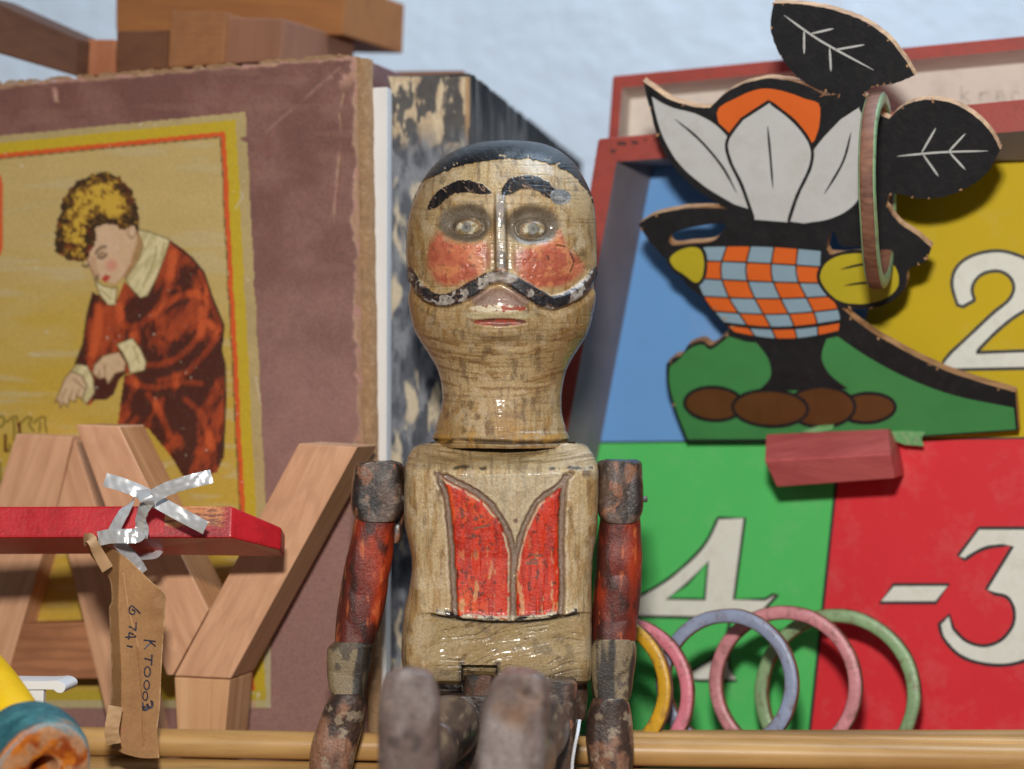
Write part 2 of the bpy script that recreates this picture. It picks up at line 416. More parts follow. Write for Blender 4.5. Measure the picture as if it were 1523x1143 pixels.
    for k in range(70):
        x = rnd.uniform(-50, 530); y = 129 - (x + 70) * 0.0795; w = rnd.uniform(4, 16); h = rnd.uniform(1.0, 4.0)
        pl = boxP.off(rnd.uniform(-.25, .05)); i = len(V)
        V += [pl.hit(x - w, y + 2), pl.hit(x + w, y + 1), pl.hit(x + w * .5, y - h), pl.hit(x - w * .4, y - h * .8)]; Fc.append((i, i + 3, i + 2, i + 1))
    o = mk('torn_paper', np.array(V), Fc, edge_m, t); o['kind'] = 'stuff'
    label(t)

def label(t):
    lp = boxP.off(0.03)
    xs = np.arange(-40, 404, 1.5); ys = np.arange(160, 1062, 1.5); px, py = np.meshgrid(xs, ys)
    def ztop(x, y0, s=-.0977): return y0 + x * s
    rx = 366 + (py - 165) * .052 + 3 * (fbm(py * .04, 0.3, 0, 41, 3) - .5)          # right edge of the paper
    mask = (py > 201 - px * .098 + 2.4 * (fbm(px * .05, 0, 0, 42) - .5)) & (px < rx) & (py < 1052 + 2 * fbm(px * .03, .1, 0, 43))
    mask &= ~inpoly(px, py, [(358, 207), (372, 200), (378, 196), (385, 214), (371, 212)])
    g = fbm(px * .012, py * .03, 0, 44, 5); low = sstep(330, 560, py + 130 * (g - .5))
    c = mix(alb(194, 168, 108), alb(182, 156, 98), g); c = mix(c, alb(188, 156, 60), low * (.75 + .25 * sstep(.3, .6, g)))
    c = mix(c, alb(190, 172, 130), sstep(.58, .7, fbm(px * .01, py * .08, 0, 45, 4)) * .5)
    # borders
    dr = rx - px; dtp = py - (201 - px * .098)
    inr = np.minimum(dr - 16, dtp - 11)                                      # inside the cream margin
    c = mix(c, mix(alb(186, 164, 112), alb(168, 146, 100), fbm(px * .03, py * .03, 0, 46)), (inr < 0) * 1.0)
    yel = (inr >= 0) & ((dr - 16 < 16.5) | (dtp - 11 < 16)); c = mix(c, alb(190, 162, 38), yel * 1.0)
    ored = (inr >= 0) & (np.minimum(dr - 32.5, dtp - 27) >= 0) & (np.minimum(dr - 32.5, dtp - 27) < 6.5); c = mix(c, alb(208, 84, 34), ored * 1.0)
    k = np.minimum(dr - 39, dtp - 33.5); c = mix(c, alb(95, 70, 35), (np.abs(k - 1.2) < 1.1) * .85)
    bot = (py > 1026) & (py < 1042) & (dr > 14); c = mix(c, alb(182, 158, 52), bot * 1.0)
    c = mix(c, alb(178, 170, 140), ((py >= 1042) | ((dr < 16) & (py > 960))) * .7)
    Z = lambda pts: [(x / 2.54, 200 + y / 2.54) for x, y in pts]
    def inside(poly): return inpoly(px, py, poly)
    # the cartouche at the left edge
    car = inside([(-60, 256), (-4, 256), (2, 262), (4, 272), (4, 370), (1, 379), (-6, 384), (-60, 384)]); c = mix(c, alb(206, 90, 44), car * 1.0)
    # hands first, then smock
    skin = mix(alb(205, 178, 138), alb(196, 160, 128), fbm(px * .05, py * .05, 0, 47))
    robe = inside(Z([(435, 640), (470, 555), (505, 592), (530, 617), (558, 607), (592, 540), (622, 462), (642, 400), (690, 430), (725, 465), (770, 520), (785, 565), (800, 610), (825, 670), (845, 720), (847, 770), (835, 812), (848, 860), (852, 1000), (848, 1110), (842, 1220), (820, 1275), (760, 1293), (690, 1290), (650, 1220), (560, 1110), (445, 1095), (455, 1010), (470, 910), (545, 890), (470, 905), (450, 925), (430, 980), (400, 1003), (360, 1000), (340, 1022), (325, 1020), (352, 975), (345, 900), (285, 865), (300, 830), (315, 790), (322, 730), (330, 680), (340, 630), (352, 598), (375, 607), (410, 645)]))
    wx = px + 26 * (fbm(px * .018, py * .018, 0, 50, 3) - .5); wy = py + 26 * (fbm(px * .018 + 7, py * .018, 0, 51, 3) - .5)
    fl = fbm((wx * .9 + wy * .2) * .055, (wy * .9 - wx * .2) * .024, 0, 52, 5); hat = fbm((wx + wy * .4) * .5, (wy - wx * .4) * .10, 0, 53, 3)
    folds = [Z([(560, 690), (650, 625), (740, 600), (800, 640)]), Z([(540, 870), (640, 860), (720, 800), (760, 740), (765, 660)]), Z([(500, 760), (540, 710), (600, 650), (640, 560), (655, 450)]),
             Z([(480, 930), (580, 955), (680, 935), (760, 940)]), Z([(560, 980), (610, 1060), (640, 1140)]), Z([(760, 520), (800, 640), (835, 740), (790, 710)]), Z([(370, 650), (372, 720), (350, 830)]), Z([(450, 650), (470, 720), (520, 720)]), Z([(700, 1000), (760, 1060), (800, 1180)]), Z([(820, 760), (770, 830), (700, 900), (600, 930)])]
    lit = np.zeros_like(px)
    for f_ in folds: lit = np.maximum(lit, sstep(9.5, 1.5, pdist(px, py, cr(f_, 6, False))))
    v = np.clip(.62 * sstep(.36, .70, fl) + lit * .42 + (hat - .5) * .34 - .07 + .12 * (g - .5), 0, 1)
    v = np.clip(v + .16 * np.sin((px * .8 + py * .6) * 1.35 + 9 * fl) * sstep(.05, .4, v), 0, 1); rc = mix(alb(72, 30, 18), alb(142, 54, 24), sstep(.08, .40, v)); rc = mix(rc, alb(192, 84, 40), sstep(.40, .85, v))
    c = mix(c, rc, robe * 1.0)
    ol = lambda poly, w, colr, a=1.0, closed=True: mix(c, alb(*colr), sstep(w, w * .45, pdist(px, py, poly, closed)) * a)
    for pl_ in (Z([(645, 405), (725, 465), (770, 520), (800, 610), (845, 720), (835, 812), (850, 870), (852, 1000), (842, 1220)]), Z([(352, 598), (330, 680), (315, 790), (285, 865)])): c = ol(pl_, 2.6, (50, 20, 12), .8, False)
    for hp, seed in ((Z([(355, 872), (390, 835), (450, 820), (475, 860), (470, 892), (435, 902), (408, 942), (398, 918), (372, 922), (350, 902)]), 1), (Z([(270, 893), (310, 908), (330, 950), (312, 1000), (290, 985), (285, 1010), (262, 1000), (255, 1030), (240, 1010), (228, 1034), (222, 1005), (208, 1012), (230, 960), (245, 920)]), 2)):
        c = mix(c, skin, inside(hp) * 1.0); c = ol(hp, 1.7, (110, 82, 44), .75)
    for ln in (Z([(375, 890), (372, 915)]), Z([(395, 870), (398, 910)]), Z([(250, 960), (232, 1000)]), Z([(275, 965), (262, 998)]), Z([(300, 965), (288, 985)]), Z([(280, 925), (320, 960)])): c = ol(ln, 1.4, (110, 84, 50), .7, False)
    cream = mix(alb(212, 196, 150), alb(186, 172, 122), sstep(.4, .65, fbm((px + py * .7) * .12, (py - px) * .03, 0, 55, 3)))
    for cp in (Z([(440, 792), (500, 768), (530, 808), (553, 860), (545, 890), (492, 902), (482, 862), (462, 822)]), Z([(290, 866), (330, 873), (352, 920), (357, 975), (326, 1018), (310, 1000), (330, 950), (310, 910), (268, 893)]), Z([(520, 360), (560, 365), (642, 397), (622, 460), (592, 540), (557, 607), (530, 617), (505, 592), (473, 548), (500, 510), (525, 468), (540, 420)]), Z([(356, 545), (390, 572), (430, 580), (442, 575), (436, 642), (410, 645), (376, 602)])):
        c = mix(c, cream, inside(cp) * 1.0); c = ol(cp, 1.7, (96, 80, 44), .7)
    for ln in (Z([(590, 420), (585, 470), (540, 575)]), Z([(620, 410), (612, 455)]), Z([(505, 800), (525, 860)]), Z([(380, 585), (420, 620)])): c = ol(ln, 1.8, (150, 136, 92), .7, False)
    neck = Z([(500, 345), (530, 380), (540, 420), (525, 468), (500, 510), (470, 545), (455, 520), (480, 460)]); c = mix(c, mix(alb(178, 142, 96), alb(150, 112, 66), fbm(px * .1, py * .1, 0, 56)), inside(neck) * 1.0)
    face = Z([(360, 350), (400, 335), (440, 340), (480, 350), (515, 340), (518, 400), (505, 450), (495, 490), (470, 525), (455, 548), (430, 566), (408, 560), (396, 548), (378, 545), (358, 545), (345, 520), (338, 500), (322, 480), (330, 440), (360, 400)])
    fc = mix(alb(208, 174, 142), alb(200, 166, 128), fbm(px * .06, py * .06, 0, 57)); fc = mix(fc, alb(202, 128, 108), sstep(14, 3, np.hypot(px - 166, py - 394)) * .75)
    fc = mix(fc, alb(170, 124, 88), sstep(188, 206, px + .35 * (py - 380)) * .55); fc = mix(fc, alb(176, 132, 96), sstep(7, 2, pdist(px, py, Z([(352, 470), (352, 500), (366, 534)]))) * .55); fc = mix(fc, alb(168, 124, 90), sstep(10, 3, np.hypot(px - 152, py - 378)) * .5)
    c = mix(c, fc, inside(face) * 1.0); c = ol(Z([(330, 470), (340, 502), (352, 525), (362, 545)]), 1.6, (140, 96, 60), .8, False); c = ol(Z([(408, 560), (432, 566), (456, 548), (495, 490), (505, 450)]), 1.6, (170, 120, 84), .6, False)
    ear = Z([(486, 350), (512, 338), (518, 372), (498, 392), (484, 378)]); c = mix(c, alb(206, 172, 138), inside(ear) * 1.0); c = ol(ear, 1.5, (120, 80, 40), .7)
    for ln, w in ((Z([(362, 448), (372, 432), (390, 422), (400, 424)]), 2.6), (Z([(370, 462), (385, 468), (402, 452)]), 2.4), (Z([(372, 454), (388, 446)]), 1.5), (Z([(312, 492), (325, 500), (335, 490)]), 2.4), (Z([(372, 530), (362, 538), (372, 546)]), 1.8)): c = ol(ln, w, (84, 62, 48), .85, False)
    lips = Z([(383, 543), (396, 530), (418, 532), (412, 548), (396, 560)]); c = mix(c, alb(176, 50, 40), inside(lips) * .95)
    hair = np.array(Z([(208, 440), (205, 400), (215, 340), (225, 300), (240, 240), (262, 205), (290, 175), (318, 168), (350, 148), (372, 152), (400, 138), (422, 152), (450, 158), (466, 178), (490, 198), (508, 235), (520, 270), (528, 300), (526, 335), (515, 372), (502, 340), (482, 352), (460, 362), (440, 345), (400, 338), (362, 352), (368, 395), (340, 440), (322, 474), (300, 480), (270, 474), (240, 465)]))
    hw = np.stack([px + 7 * (fbm(px * .22, py * .22, 0, 58, 2) - .5), py + 7 * (fbm(px * .22 + 5, py * .22, 0, 59, 2) - .5)])
    hin = inpoly(hw[0], hw[1], hair); de = pdist(px, py, hair, True)
    curl = fbm(px * .14 + 3 * fbm(px * .05, py * .05, 0, 60), py * .14, 0, 61, 4) ; tight = fbm(px * .42 + 2 * fbm(px * .1, py * .1, 0, 68), py * .30, 0, 62, 3)
    hv = np.clip(sstep(0, 22, de) * 1.0 + -.22 + (curl - .5) * 2.6 + (tight - .5) * 1.5 + .45 * sstep(34, 8, np.hypot(px - 158, py - 300)), 0, 1)
    hc = mix(alb(58, 38, 16), alb(132, 92, 30), sstep(.05, .5, hv)); hc = mix(hc, alb(198, 160, 56), sstep(.5, .95, hv)); hc = mix(hc, alb(122, 48, 22), sstep(.55, .68, fbm(px * .09, py * .09, 0, 63)) * sstep(30, 60, np.hypot(px - 150, py - 300)) * .7)
    c = mix(c, hc, hin * 1.0)
    # printed words running off the label's left edge and behind the letters
    L = lambda pts: [(x / 9.523, 600 + y / 9.523) for x, y in pts]
    for ln in (L([(-60, 200), (30, 180), (60, 230), (50, 290), (0, 330), (-40, 320)]), L([(100, 260), (150, 210), (230, 180), (245, 235)]), L([(190, 230), (200, 330), (195, 520)]), L([(250, 410), (300, 410)]), L([(310, 260), (390, 195), (450, 215), (410, 290), (480, 390)]), L([(480, 275), (560, 205), (635, 195), (640, 300), (660, 400)]), L([(570, 260), (560, 400)]), L([(0, 820), (8, 1140)]), L([(140, 580), (130, 680)])): c = ol(cr(ln, 5, False), 2.3, (112, 96, 30), .9, False)
    for q in (L([(245, 255), (300, 255), (295, 405), (250, 405)]), L([(48, 430), (90, 430), (108, 690), (60, 690)])): c = mix(c, alb(92, 36, 16), inside(q) * .95)
    # handling marks: rubbed specks and hairline scratches
    sp = fbm(px * .13, py * .13, 0, 64, 2); c = mix(c, alb(214, 204, 180), (sstep(.88, .93, sp)) * .7)
    c = mix(c, alb(120, 100, 60), sstep(.62, .8, fbm(px * .35, py * .35, 0, 66, 2)) * .14)
    for ln in ([(358, 285), (362, 290), (350, 310)], [(45, 525), (58, 528)], [(380, 560), (388, 600)]): c = ol(ln, 1.6, (206, 194, 168), .6, False)
    canvas('printed_label', lp, px, py, c, mask, print_m, t)
game_box()

# white card strip and the marbled box file beside it
def white_card():
    m = paint('white_board', (222, 220, 218), 0.6, 0.05, 60, 0.15, (176, 120, 70), 0.0)
    o = hexa('white_card', [(545, 131, 76.45), (576, 129, 76.25), (574, 1130, 76.25), (553, 1130, 76.45)], (0.1, 0.9, 0), m, bev=0.02)
    tag(o, 'tall narrow white board strip standing between the maroon box and the marbled file', 'board strip')
    rust = paint('brown_glue', (176, 118, 66), 0.7, 0.3, 200)
    pl = plane3((545, 131, 76.45), (576, 129, 76.25), (553, 1130, 76.45)).off(0.004)
    o['root'] = list(o.location)
    for k, (x, y, r) in enumerate(((556, 1002, 8), (549, 470, 7), (551, 690, 6), (548, 430, 6), (552, 590, 5))):
        a = ellip(x, y, r * .7, r * 1.3, 14); a += np.array([(random.uniform(-1.5, 1.5), random.uniform(-2, 2)) for _ in a])
        prism('glue_stain', pl, a, 0.003, rust, o)
white_card()
def box_file():
    t = thing('box_file', 'worn marbled blue and cream box file standing behind the doll, dark cloth side receding', 'box file', P(640, 1130, 78))
    pl = plane3((577, 112, 77.5), (700, 107, 77.5), (578, 1090, 77.5))
    xs = np.arange(577, 699.5, 1.4); ys = np.arange(112, 1128, 1.6); px, py = np.meshgrid(xs, ys)
    w = fbm(px * .02, py * .012, 0, 70, 3) * 2
    a = fbm(px * .045 + w, py * .013 + w * .3, 0, 71, 5); b2 = fbm(px * .10, py * .035 + w, 0, 72, 5)
    c = mix(alb(62, 66, 76), alb(112, 114, 120), sstep(.32, .66, b2)); c = mix(c, alb(34, 38, 50), sstep(.54, .66, fbm(px * .05 + 3, py * .02, 0, 73, 4)) * .8)
    cm = sstep(.50, .62, a + .10 * (b2 - .5) - .05 * sstep(300, 900, py)); c = mix(c, mix(alb(186, 172, 148), alb(198, 178, 144), b2), cm * .88)
    topz = sstep(236, 176, py + 60 * (fbm(px * .05, py * .03, 0, 74) - .5)); dk = sstep(.47, .56, fbm(px * .075 + 2, py * .026, 0, 75, 4)) * .92
    c = mix(c, mix(mix(alb(198, 176, 142), alb(176, 150, 118), sstep(.4, .65, b2)), alb(30, 32, 40), dk), topz); c = mix(c, alb(30, 32, 40), sstep(5, 2, px - 577) * .6 * (py > 230))
    c = mix(c, mix(alb(176, 140, 96), alb(150, 116, 80), b2), sstep(10, 6, 699 - px - 4 * (a - .5)) * sstep(230, 170, py))
    c = mix(c, alb(20, 20, 24), sstep(4, 2, 699 - px) * (py > 190) * .8)
    canvas('marbled_spine', pl, px, py, c, py > 112 + 4 * (fbm(px * .1, 0, 0, 76, 3) - .3), vcol('marbled_paper', 0.55, 0.2, 900, 0, .35, .1, .08), t)
    # body: dark cloth side
    m, tt, b = nt('dark_cloth', 0.8, 0.2); v = coords(tt, (1, .12, 1)); v2 = coords(tt, (40, 190, 8))
    n1 = noise(tt, v2, 1.0, 4, .6); n0 = noise(tt, coords(tt), 700, 3)
    tt.links.new(mixc(tt, ramp(tt, n1, [(.35, alb(50, 48, 47)), (.65, alb(112, 107, 102))]), alb(28, 27, 27), ramp(tt, n0, [(.4, (0, 0, 0)), (.7, (.5, .5, .5))])), b.inputs['Base Color']); bump(tt, b, n0, .5, .0006)
    A = [P(578, 113, 77.55), P(700, 108.5, 77.55), P(697, 1132, 77.55), P(579, 1132, 77.55)]
    d = P(865, 241, 99) - P(700, 108.5, 77.55); B = [p + d for p in A]; B[2][2] = B[3][2] = 0.0005; A[2][2] = A[3][2] = 0.0005
    o = mk('file_body', np.array(A + B), [(0, 3, 2, 1), (4, 5, 6, 7), (0, 1, 5, 4), (1, 2, 6, 5), (2, 3, 7, 6), (3, 0, 4, 7)], m, t)
    bevel(o, .0005)
    # frayed dark tape along the upper edge of the side
    rnd = random.Random(9); V, Fc = [], []; nrm = np.cross(d, [0, 0, 1]); nrm /= np.linalg.norm(nrm)
    for k in range(90):
        s = rnd.uniform(0, .98); w = rnd.uniform(.004, .012); h = .006 + rnd.random() ** 2 * .02 * (1 - .4 * s); p = A[1] + d * s + nrm * .0003; i = len(V)
        V += [p, p + d * w * 2, p + d * w - np.array([0, 0, h])]; Fc.append((i, i + 1, i + 2))
    o = mk('frayed_tape', np.array(V), Fc, paint('black_tape', (30, 29, 30), .8, .2, 200), t); o['kind'] = 'stuff'
box_file()
o = hexa('wooden_box', [(560, 106, 84.5), (690, 104, 84.0), (690, 500, 84.0), (560, 500, 84.5)], (.8, 6, 0), paint('brown_card', (124, 82, 60), .6, .25, 60, .3))
tag(o, 'brown box lid edge just showing between the maroon box and the marbled file top', 'box')
o.location.z -= 0.0
for v_ in o.data.vertices:
    if v_.co.z < 0.05: v_.co.z = -o.location.z + 0.0006

# blocks piled on the maroon box
def blocks():
    D = DEP
    pine = lambda n, a, b_, d: wood(n, tuple(.62 * x + .38 * y for x, y in zip(a, b_)), tuple(.25 * x + .75 * y for x, y in zip(a, b_)), d, .65, 420, .25, .3, .25)
    g = 'wooden building blocks piled on the maroon box'
    for q, L, a, b_, d, lab in (
        ([(-40, -12, 79.5), (116, 57, 80.5), (113, 113, 80.5), (-40, 68, 79.5)], 2.4, (104, 66, 42), (70, 40, 25), (1, 0, -.42), 'long dark brown beam sloping down at the left end of the pile of blocks'),
        ([(116, 58, 81.2), (171, 58, 81.2), (172, 111, 81.2), (114, 114, 81.2)], 3, (176, 114, 78), (146, 86, 56), (0.2, .1, 1), 'small smooth pinkish block beside the end of the sloping dark beam'),
        ([(173, 46, 80.6), (251, 44, 80.4), (248, 101, 80.4), (173, 109, 80.6)], 3, (124, 80, 54), (86, 52, 34), (1, .3, .6), 'dark end-grain block, second from the left in the row on the maroon box'),
        ([(253, 15, 80.2), (336, 17, 80.0), (332, 95, 80.0), (249, 101, 80.2)], 3, (160, 108, 68), (124, 80, 48), (0, 1, 0), 'taller speckled block standing in the middle of the row on the maroon box'),
        ([(338, 25, 80.2), (422, 27, 80.0), (417, 90, 80.0), (333, 95, 80.2)], 5.5, (150, 104, 80), (122, 82, 60), (.1, 0, 1), 'block with straight upright grain at the right end of the row, its grey side showing'),
        ([(172, -40, 83.6), (513, -26, 83.0), (510, 52, 83.0), (172, 47, 83.6)], 5.0, (164, 108, 58), (128, 78, 40), (1, 0, -.02), 'long orange brown beam lying across the top of the row of blocks')):
        sk = np.array([math.sin(math.radians(22)), math.cos(math.radians(22)), 0])
        o = hexa('wooden_block', q, sk * L, pine('block_wood', a, b_, d), bev=.07); tag(o, lab, 'block', g)
blocks()

# ------------------------------------------------------------------ wooden letters
def letters():
    PA, PB = (216, 166, 130), (198, 147, 112)
    yp = plane3((535, 700, 72.8), (112, 700, 75.0), (535, 1080, 72.8)); ap = yp.off(-2.15)
    t = thing('wooden_letter', 'large plain pine letter Y standing right of the letter A', 'letter', yp.hit(300, 1084), 'large wooden letters')
    pine = lambda d: wood('pine', PA, PB, d, .6, 620, .3, .25, .25)
    prism('arm', yp, [(444, 659), (532, 664), (343, 1009), (259, 1005)], 2.1, [pine((.5, 0, 1))] * 2, t, bev=.05)
    prism('arm', yp, [(112, 631), (176, 633), (310, 907), (257, 1004), (248, 1004)], 2.1, [pine((-.42, 0, 1)), wood('pine_side', (190, 140, 96), (160, 110, 70), (-.42, 0, 1), .55, 380)], t, bev=.05)
    prism('stem', yp, [(259, 1006.5), (342, 1010.5), (332, 1120), (265, 1120)], 2.1, [wood('pine_end', (222, 176, 132), (192, 138, 96), (0.04, 0, 1), .55, 150, .6)] * 2, t, bev=.05)
    t = thing('wooden_letter', 'large plain pine letter A standing behind the red plank, left of the letter Y', 'letter', ap.hit(60, 1084), 'large wooden letters')
    prism('leg', ap, [(24, 645), (108, 649), (84, 752), (33, 926), (-22, 1120), (-128, 1120), (-70, 940)], 1.2, [pine((.36, 0, 1))] * 2, t, bev=.05)
    prism('leg', ap, [(110, 652), (152, 780), (196, 930), (238, 1120), (172, 1120), (84, 756)], 1.2, [pine((-.27, 0, 1))] * 2, t, bev=.05)
    prism('crossbar', ap.off(-.05), [(34, 928), (126, 925), (146, 1009), (10, 1009)], 1.1, [wood('pine_bar', (176, 118, 82), (146, 94, 62), (1, 0, .03), .55, 300)] * 2, t, bev=.04)
letters()

# ------------------------------------------------------------------ red plank, ribbon and tag
def plank():
    t = thing('red_plank', 'red painted wooden plank with a slanted end and worn edge, ribbon knotted round it', 'plank', P(200, 830, 71.0))
    a = P(345, 752, 69.8)
    # cross frame: e = down along the lit edge, b = back and down along the shaded underside
    ex = np.array([1, 0, 0.0]); e = np.array([0, -.30, -.95]); e /= np.linalg.norm(e); b = np.array([0, .95, -.30])
    th = .0094
    # outline in (x, depth) of the upper surface line: straight front, bevelled right end
    out = [(-.155, 0), (-.06, 0.0004), (-.03, -.0002), (0, 0), (.0137, .0085), (.0140, .018), (.002, .023), (-.04, .0215), (-.155, .023)]
    out = np.array(out); n = len(out)
    top = a + out[:, :1] * ex + out[:, 1:] * b; bot = top + e * th
    top[4:6, 2] -= .0042; bot[4:6, 2] -= .0016
    red = paint('red_gloss_paint', (178, 26, 34), .34, .2, 130, .2, (96, 20, 24), .45, .5, 900)
    rim = vcol('worn_red_paint', .38, .5, 1100, .15)
    fs = [tuple(range(n)), tuple(range(2 * n - 1, n - 1, -1))] + [(i, i + n, (i + 1) % n + n, (i + 1) % n) for i in range(n)]
    o = mk('board', np.concatenate([top, bot]), fs, [red], t); bevel(o, .0007, 2, .3)
    # rubbed top edge where the paint is gone: thin skin that follows the edge
    m, k = 190, 26; s = np.linspace(-.0285, -.0005, m); u = np.linspace(0, 1, k); S, U = np.meshgrid(s, u, indexing='ij')
    V = a + S[..., None] * ex + (U * th * .93 + .0002)[..., None] * e - b * .00013
    X = S * 1000
    g = fbm(X * .35, U * 22, 0, 80, 4); edge = .60 + .16 * (fbm(X * .3, 0, 0, 81, 3) - .5)
    c = mix(alb(196, 120, 66), alb(120, 62, 34), sstep(.42, .68, g)); c = mix(c, alb(214, 150, 96), sstep(.6, .75, fbm(X * .2, U * 30, 0, 82)) * .7)
    rd = np.maximum(sstep(edge, edge + .14, U), sstep(-25, -28, X)); rd = np.maximum(rd, sstep(-4, -1.0, X + 2 * (g - .5)))
    c = mix(c, mix(alb(176, 34, 40), alb(128, 26, 32), fbm(X * 2, U * 8, 0, 83)), rd)
    V2 = V.reshape(-1, 3); Q = gridfaces(m, k); nn = np.cross(V2[Q[0, 1]] - V2[Q[0, 0]], V2[Q[0, 2]] - V2[Q[0, 0]])
    mk('worn_edge', V2, Q[:, ::-1].copy() if nn[1] > 0 else Q, rim, t, True, c.reshape(-1, 3))
    return t
plank()

def strip(name, pts, mat, parent, width_cm, thick=0.012, n=10, twist=None, tang=None, crease=0.0):
    """flexible band through (px,py,Y) points; twist = roll angle per point (radians, 0 faces the viewer)"""
    p = cr([list(q[:3]) for q in pts], n, False); Q = P(p[:, 0], p[:, 1], p[:, 2] + 4.6); m = len(Q)
    tw = cr([[q[3] if len(q) > 3 else 0, 0] for q in pts], n, False)[:, 0]
    d = np.gradient(Q, axis=0); d /= np.linalg.norm(d, axis=1, keepdims=True)
    view = np.array([0, -1.0, 0]); w0 = np.cross(d, view); w0 /= np.maximum(np.linalg.norm(w0, axis=1, keepdims=True), 1e-6); nn = np.cross(w0, d)
    w = w0 * np.cos(tw)[:, None] + nn * np.sin(tw)[:, None]; nr = np.cross(w, d)
    k = 7; s = np.linspace(-.5, .5, k); V = []
    for off in (0.5, -0.5):
        for j in range(k):
            cup = -0.18 * (s[j] ** 2 * 4 - .5) * width_cm * .25 + crease * (vnoise(np.arange(m) * .35, j * .8, 0, 90) - .5) * .1
            V.append(Q + w * (s[j] * width_cm * .01) + nr * ((off * thick) * .01 + np.asarray(cup)[..., None] * .01 if np.ndim(cup) else (off * thick + cup) * .01))
    V = np.stack(V, 1); k2 = 2 * k; V = V.reshape(-1, 3); order = list(range(k)) + list(range(2 * k - 1, k - 1, -1)); F_ = []
    for i in range(m - 1):
        for a in range(k2):
            b = (a + 1) % k2; F_.append((i * k2 + order[a], i * k2 + order[b], (i + 1) * k2 + order[b], (i + 1) * k2 + order[a]))
    F_.append(tuple(order[::-1])); F_.append(tuple((m - 1) * k2 + x for x in order))
    o = mk(name, V, F_, mat, parent, True)
    bm = bmesh.new(); bm.from_mesh(o.data); bmesh.ops.recalc_face_normals(bm, faces=bm.faces)
    for e_ in bm.edges:
        if len(e_.link_faces) == 2 and e_.calc_face_angle(0) > .9: e_.smooth = False
    bm.to_mesh(o.data); bm.free(); return o
def ribbon():
    m, t, b = nt('silver_ribbon', .24, .6); v = coords(t)
    b.inputs['Base Color'].default_value = (.60, .60, .61, 1); b.inputs['Metallic'].default_value = .3; b.inputs['Roughness'].default_value = .3
    bump(t, b, noise(t, coords(t), 140, 2, .5), .25, .002)
    R = thing('ribbon', 'shiny silver white ribbon knotted round the red plank above the paper tag', 'ribbon', P(215, 800, 69.4))
    strip('tail', [(156, 713, 64.3, .1), (186, 722, 64.2, .2), (214, 734, 64.15, .3), (245, 752, 64.0, .15), (278, 770, 63.9, .0), (306, 785, 63.8, -.15)], m, R, .40, crease=.5)
    strip('tail', [(315, 708, 63.7, -.2), (290, 714, 63.6, .0), (262, 722, 63.5, .25), (238, 732, 63.5, .1), (222, 743, 63.6, -.2), (213, 757, 63.8, -.5), (209, 772, 64.0, -.6), (211, 786, 64.1, -.2), (209, 800, 64.1, .2)], m, R, .40, crease=.7)
    strip('loop', [(146, 801, 64.3, .1), (165, 797, 64.15, .0), (185, 797, 64.05, .25), (203, 796, 64.05, .1), (212, 789, 64.1, .5)], m, R, .42, crease=.8)
    strip('loop', [(163, 806, 64.35, .2), (171, 786, 64.3, .15), (181, 767, 64.3, .35), (190, 752, 64.5, .7), (197, 744, 65.2, 1.0)], m, R, .34, crease=.4)
    strip('loop', [(176, 806, 64.6, .2), (190, 822, 65.0, .5), (203, 838, 65.2, .2), (212, 852, 65.3, .5)], m, R, .36, crease=.5)
    strip('loop', [(184, 812, 65.2, .9), (205, 826, 65.8, .9), (228, 826, 66.2, .7), (238, 818, 66.4, .5)], m, R, .25, crease=.3)
    # the knot: a short wrapped band
    strip('knot', [(212, 728, 63.9, .6), (214, 736, 63.45, .2), (219, 745, 63.4, -.1), (223, 753, 63.8, -.5)], m, R, .38)
ribbon()

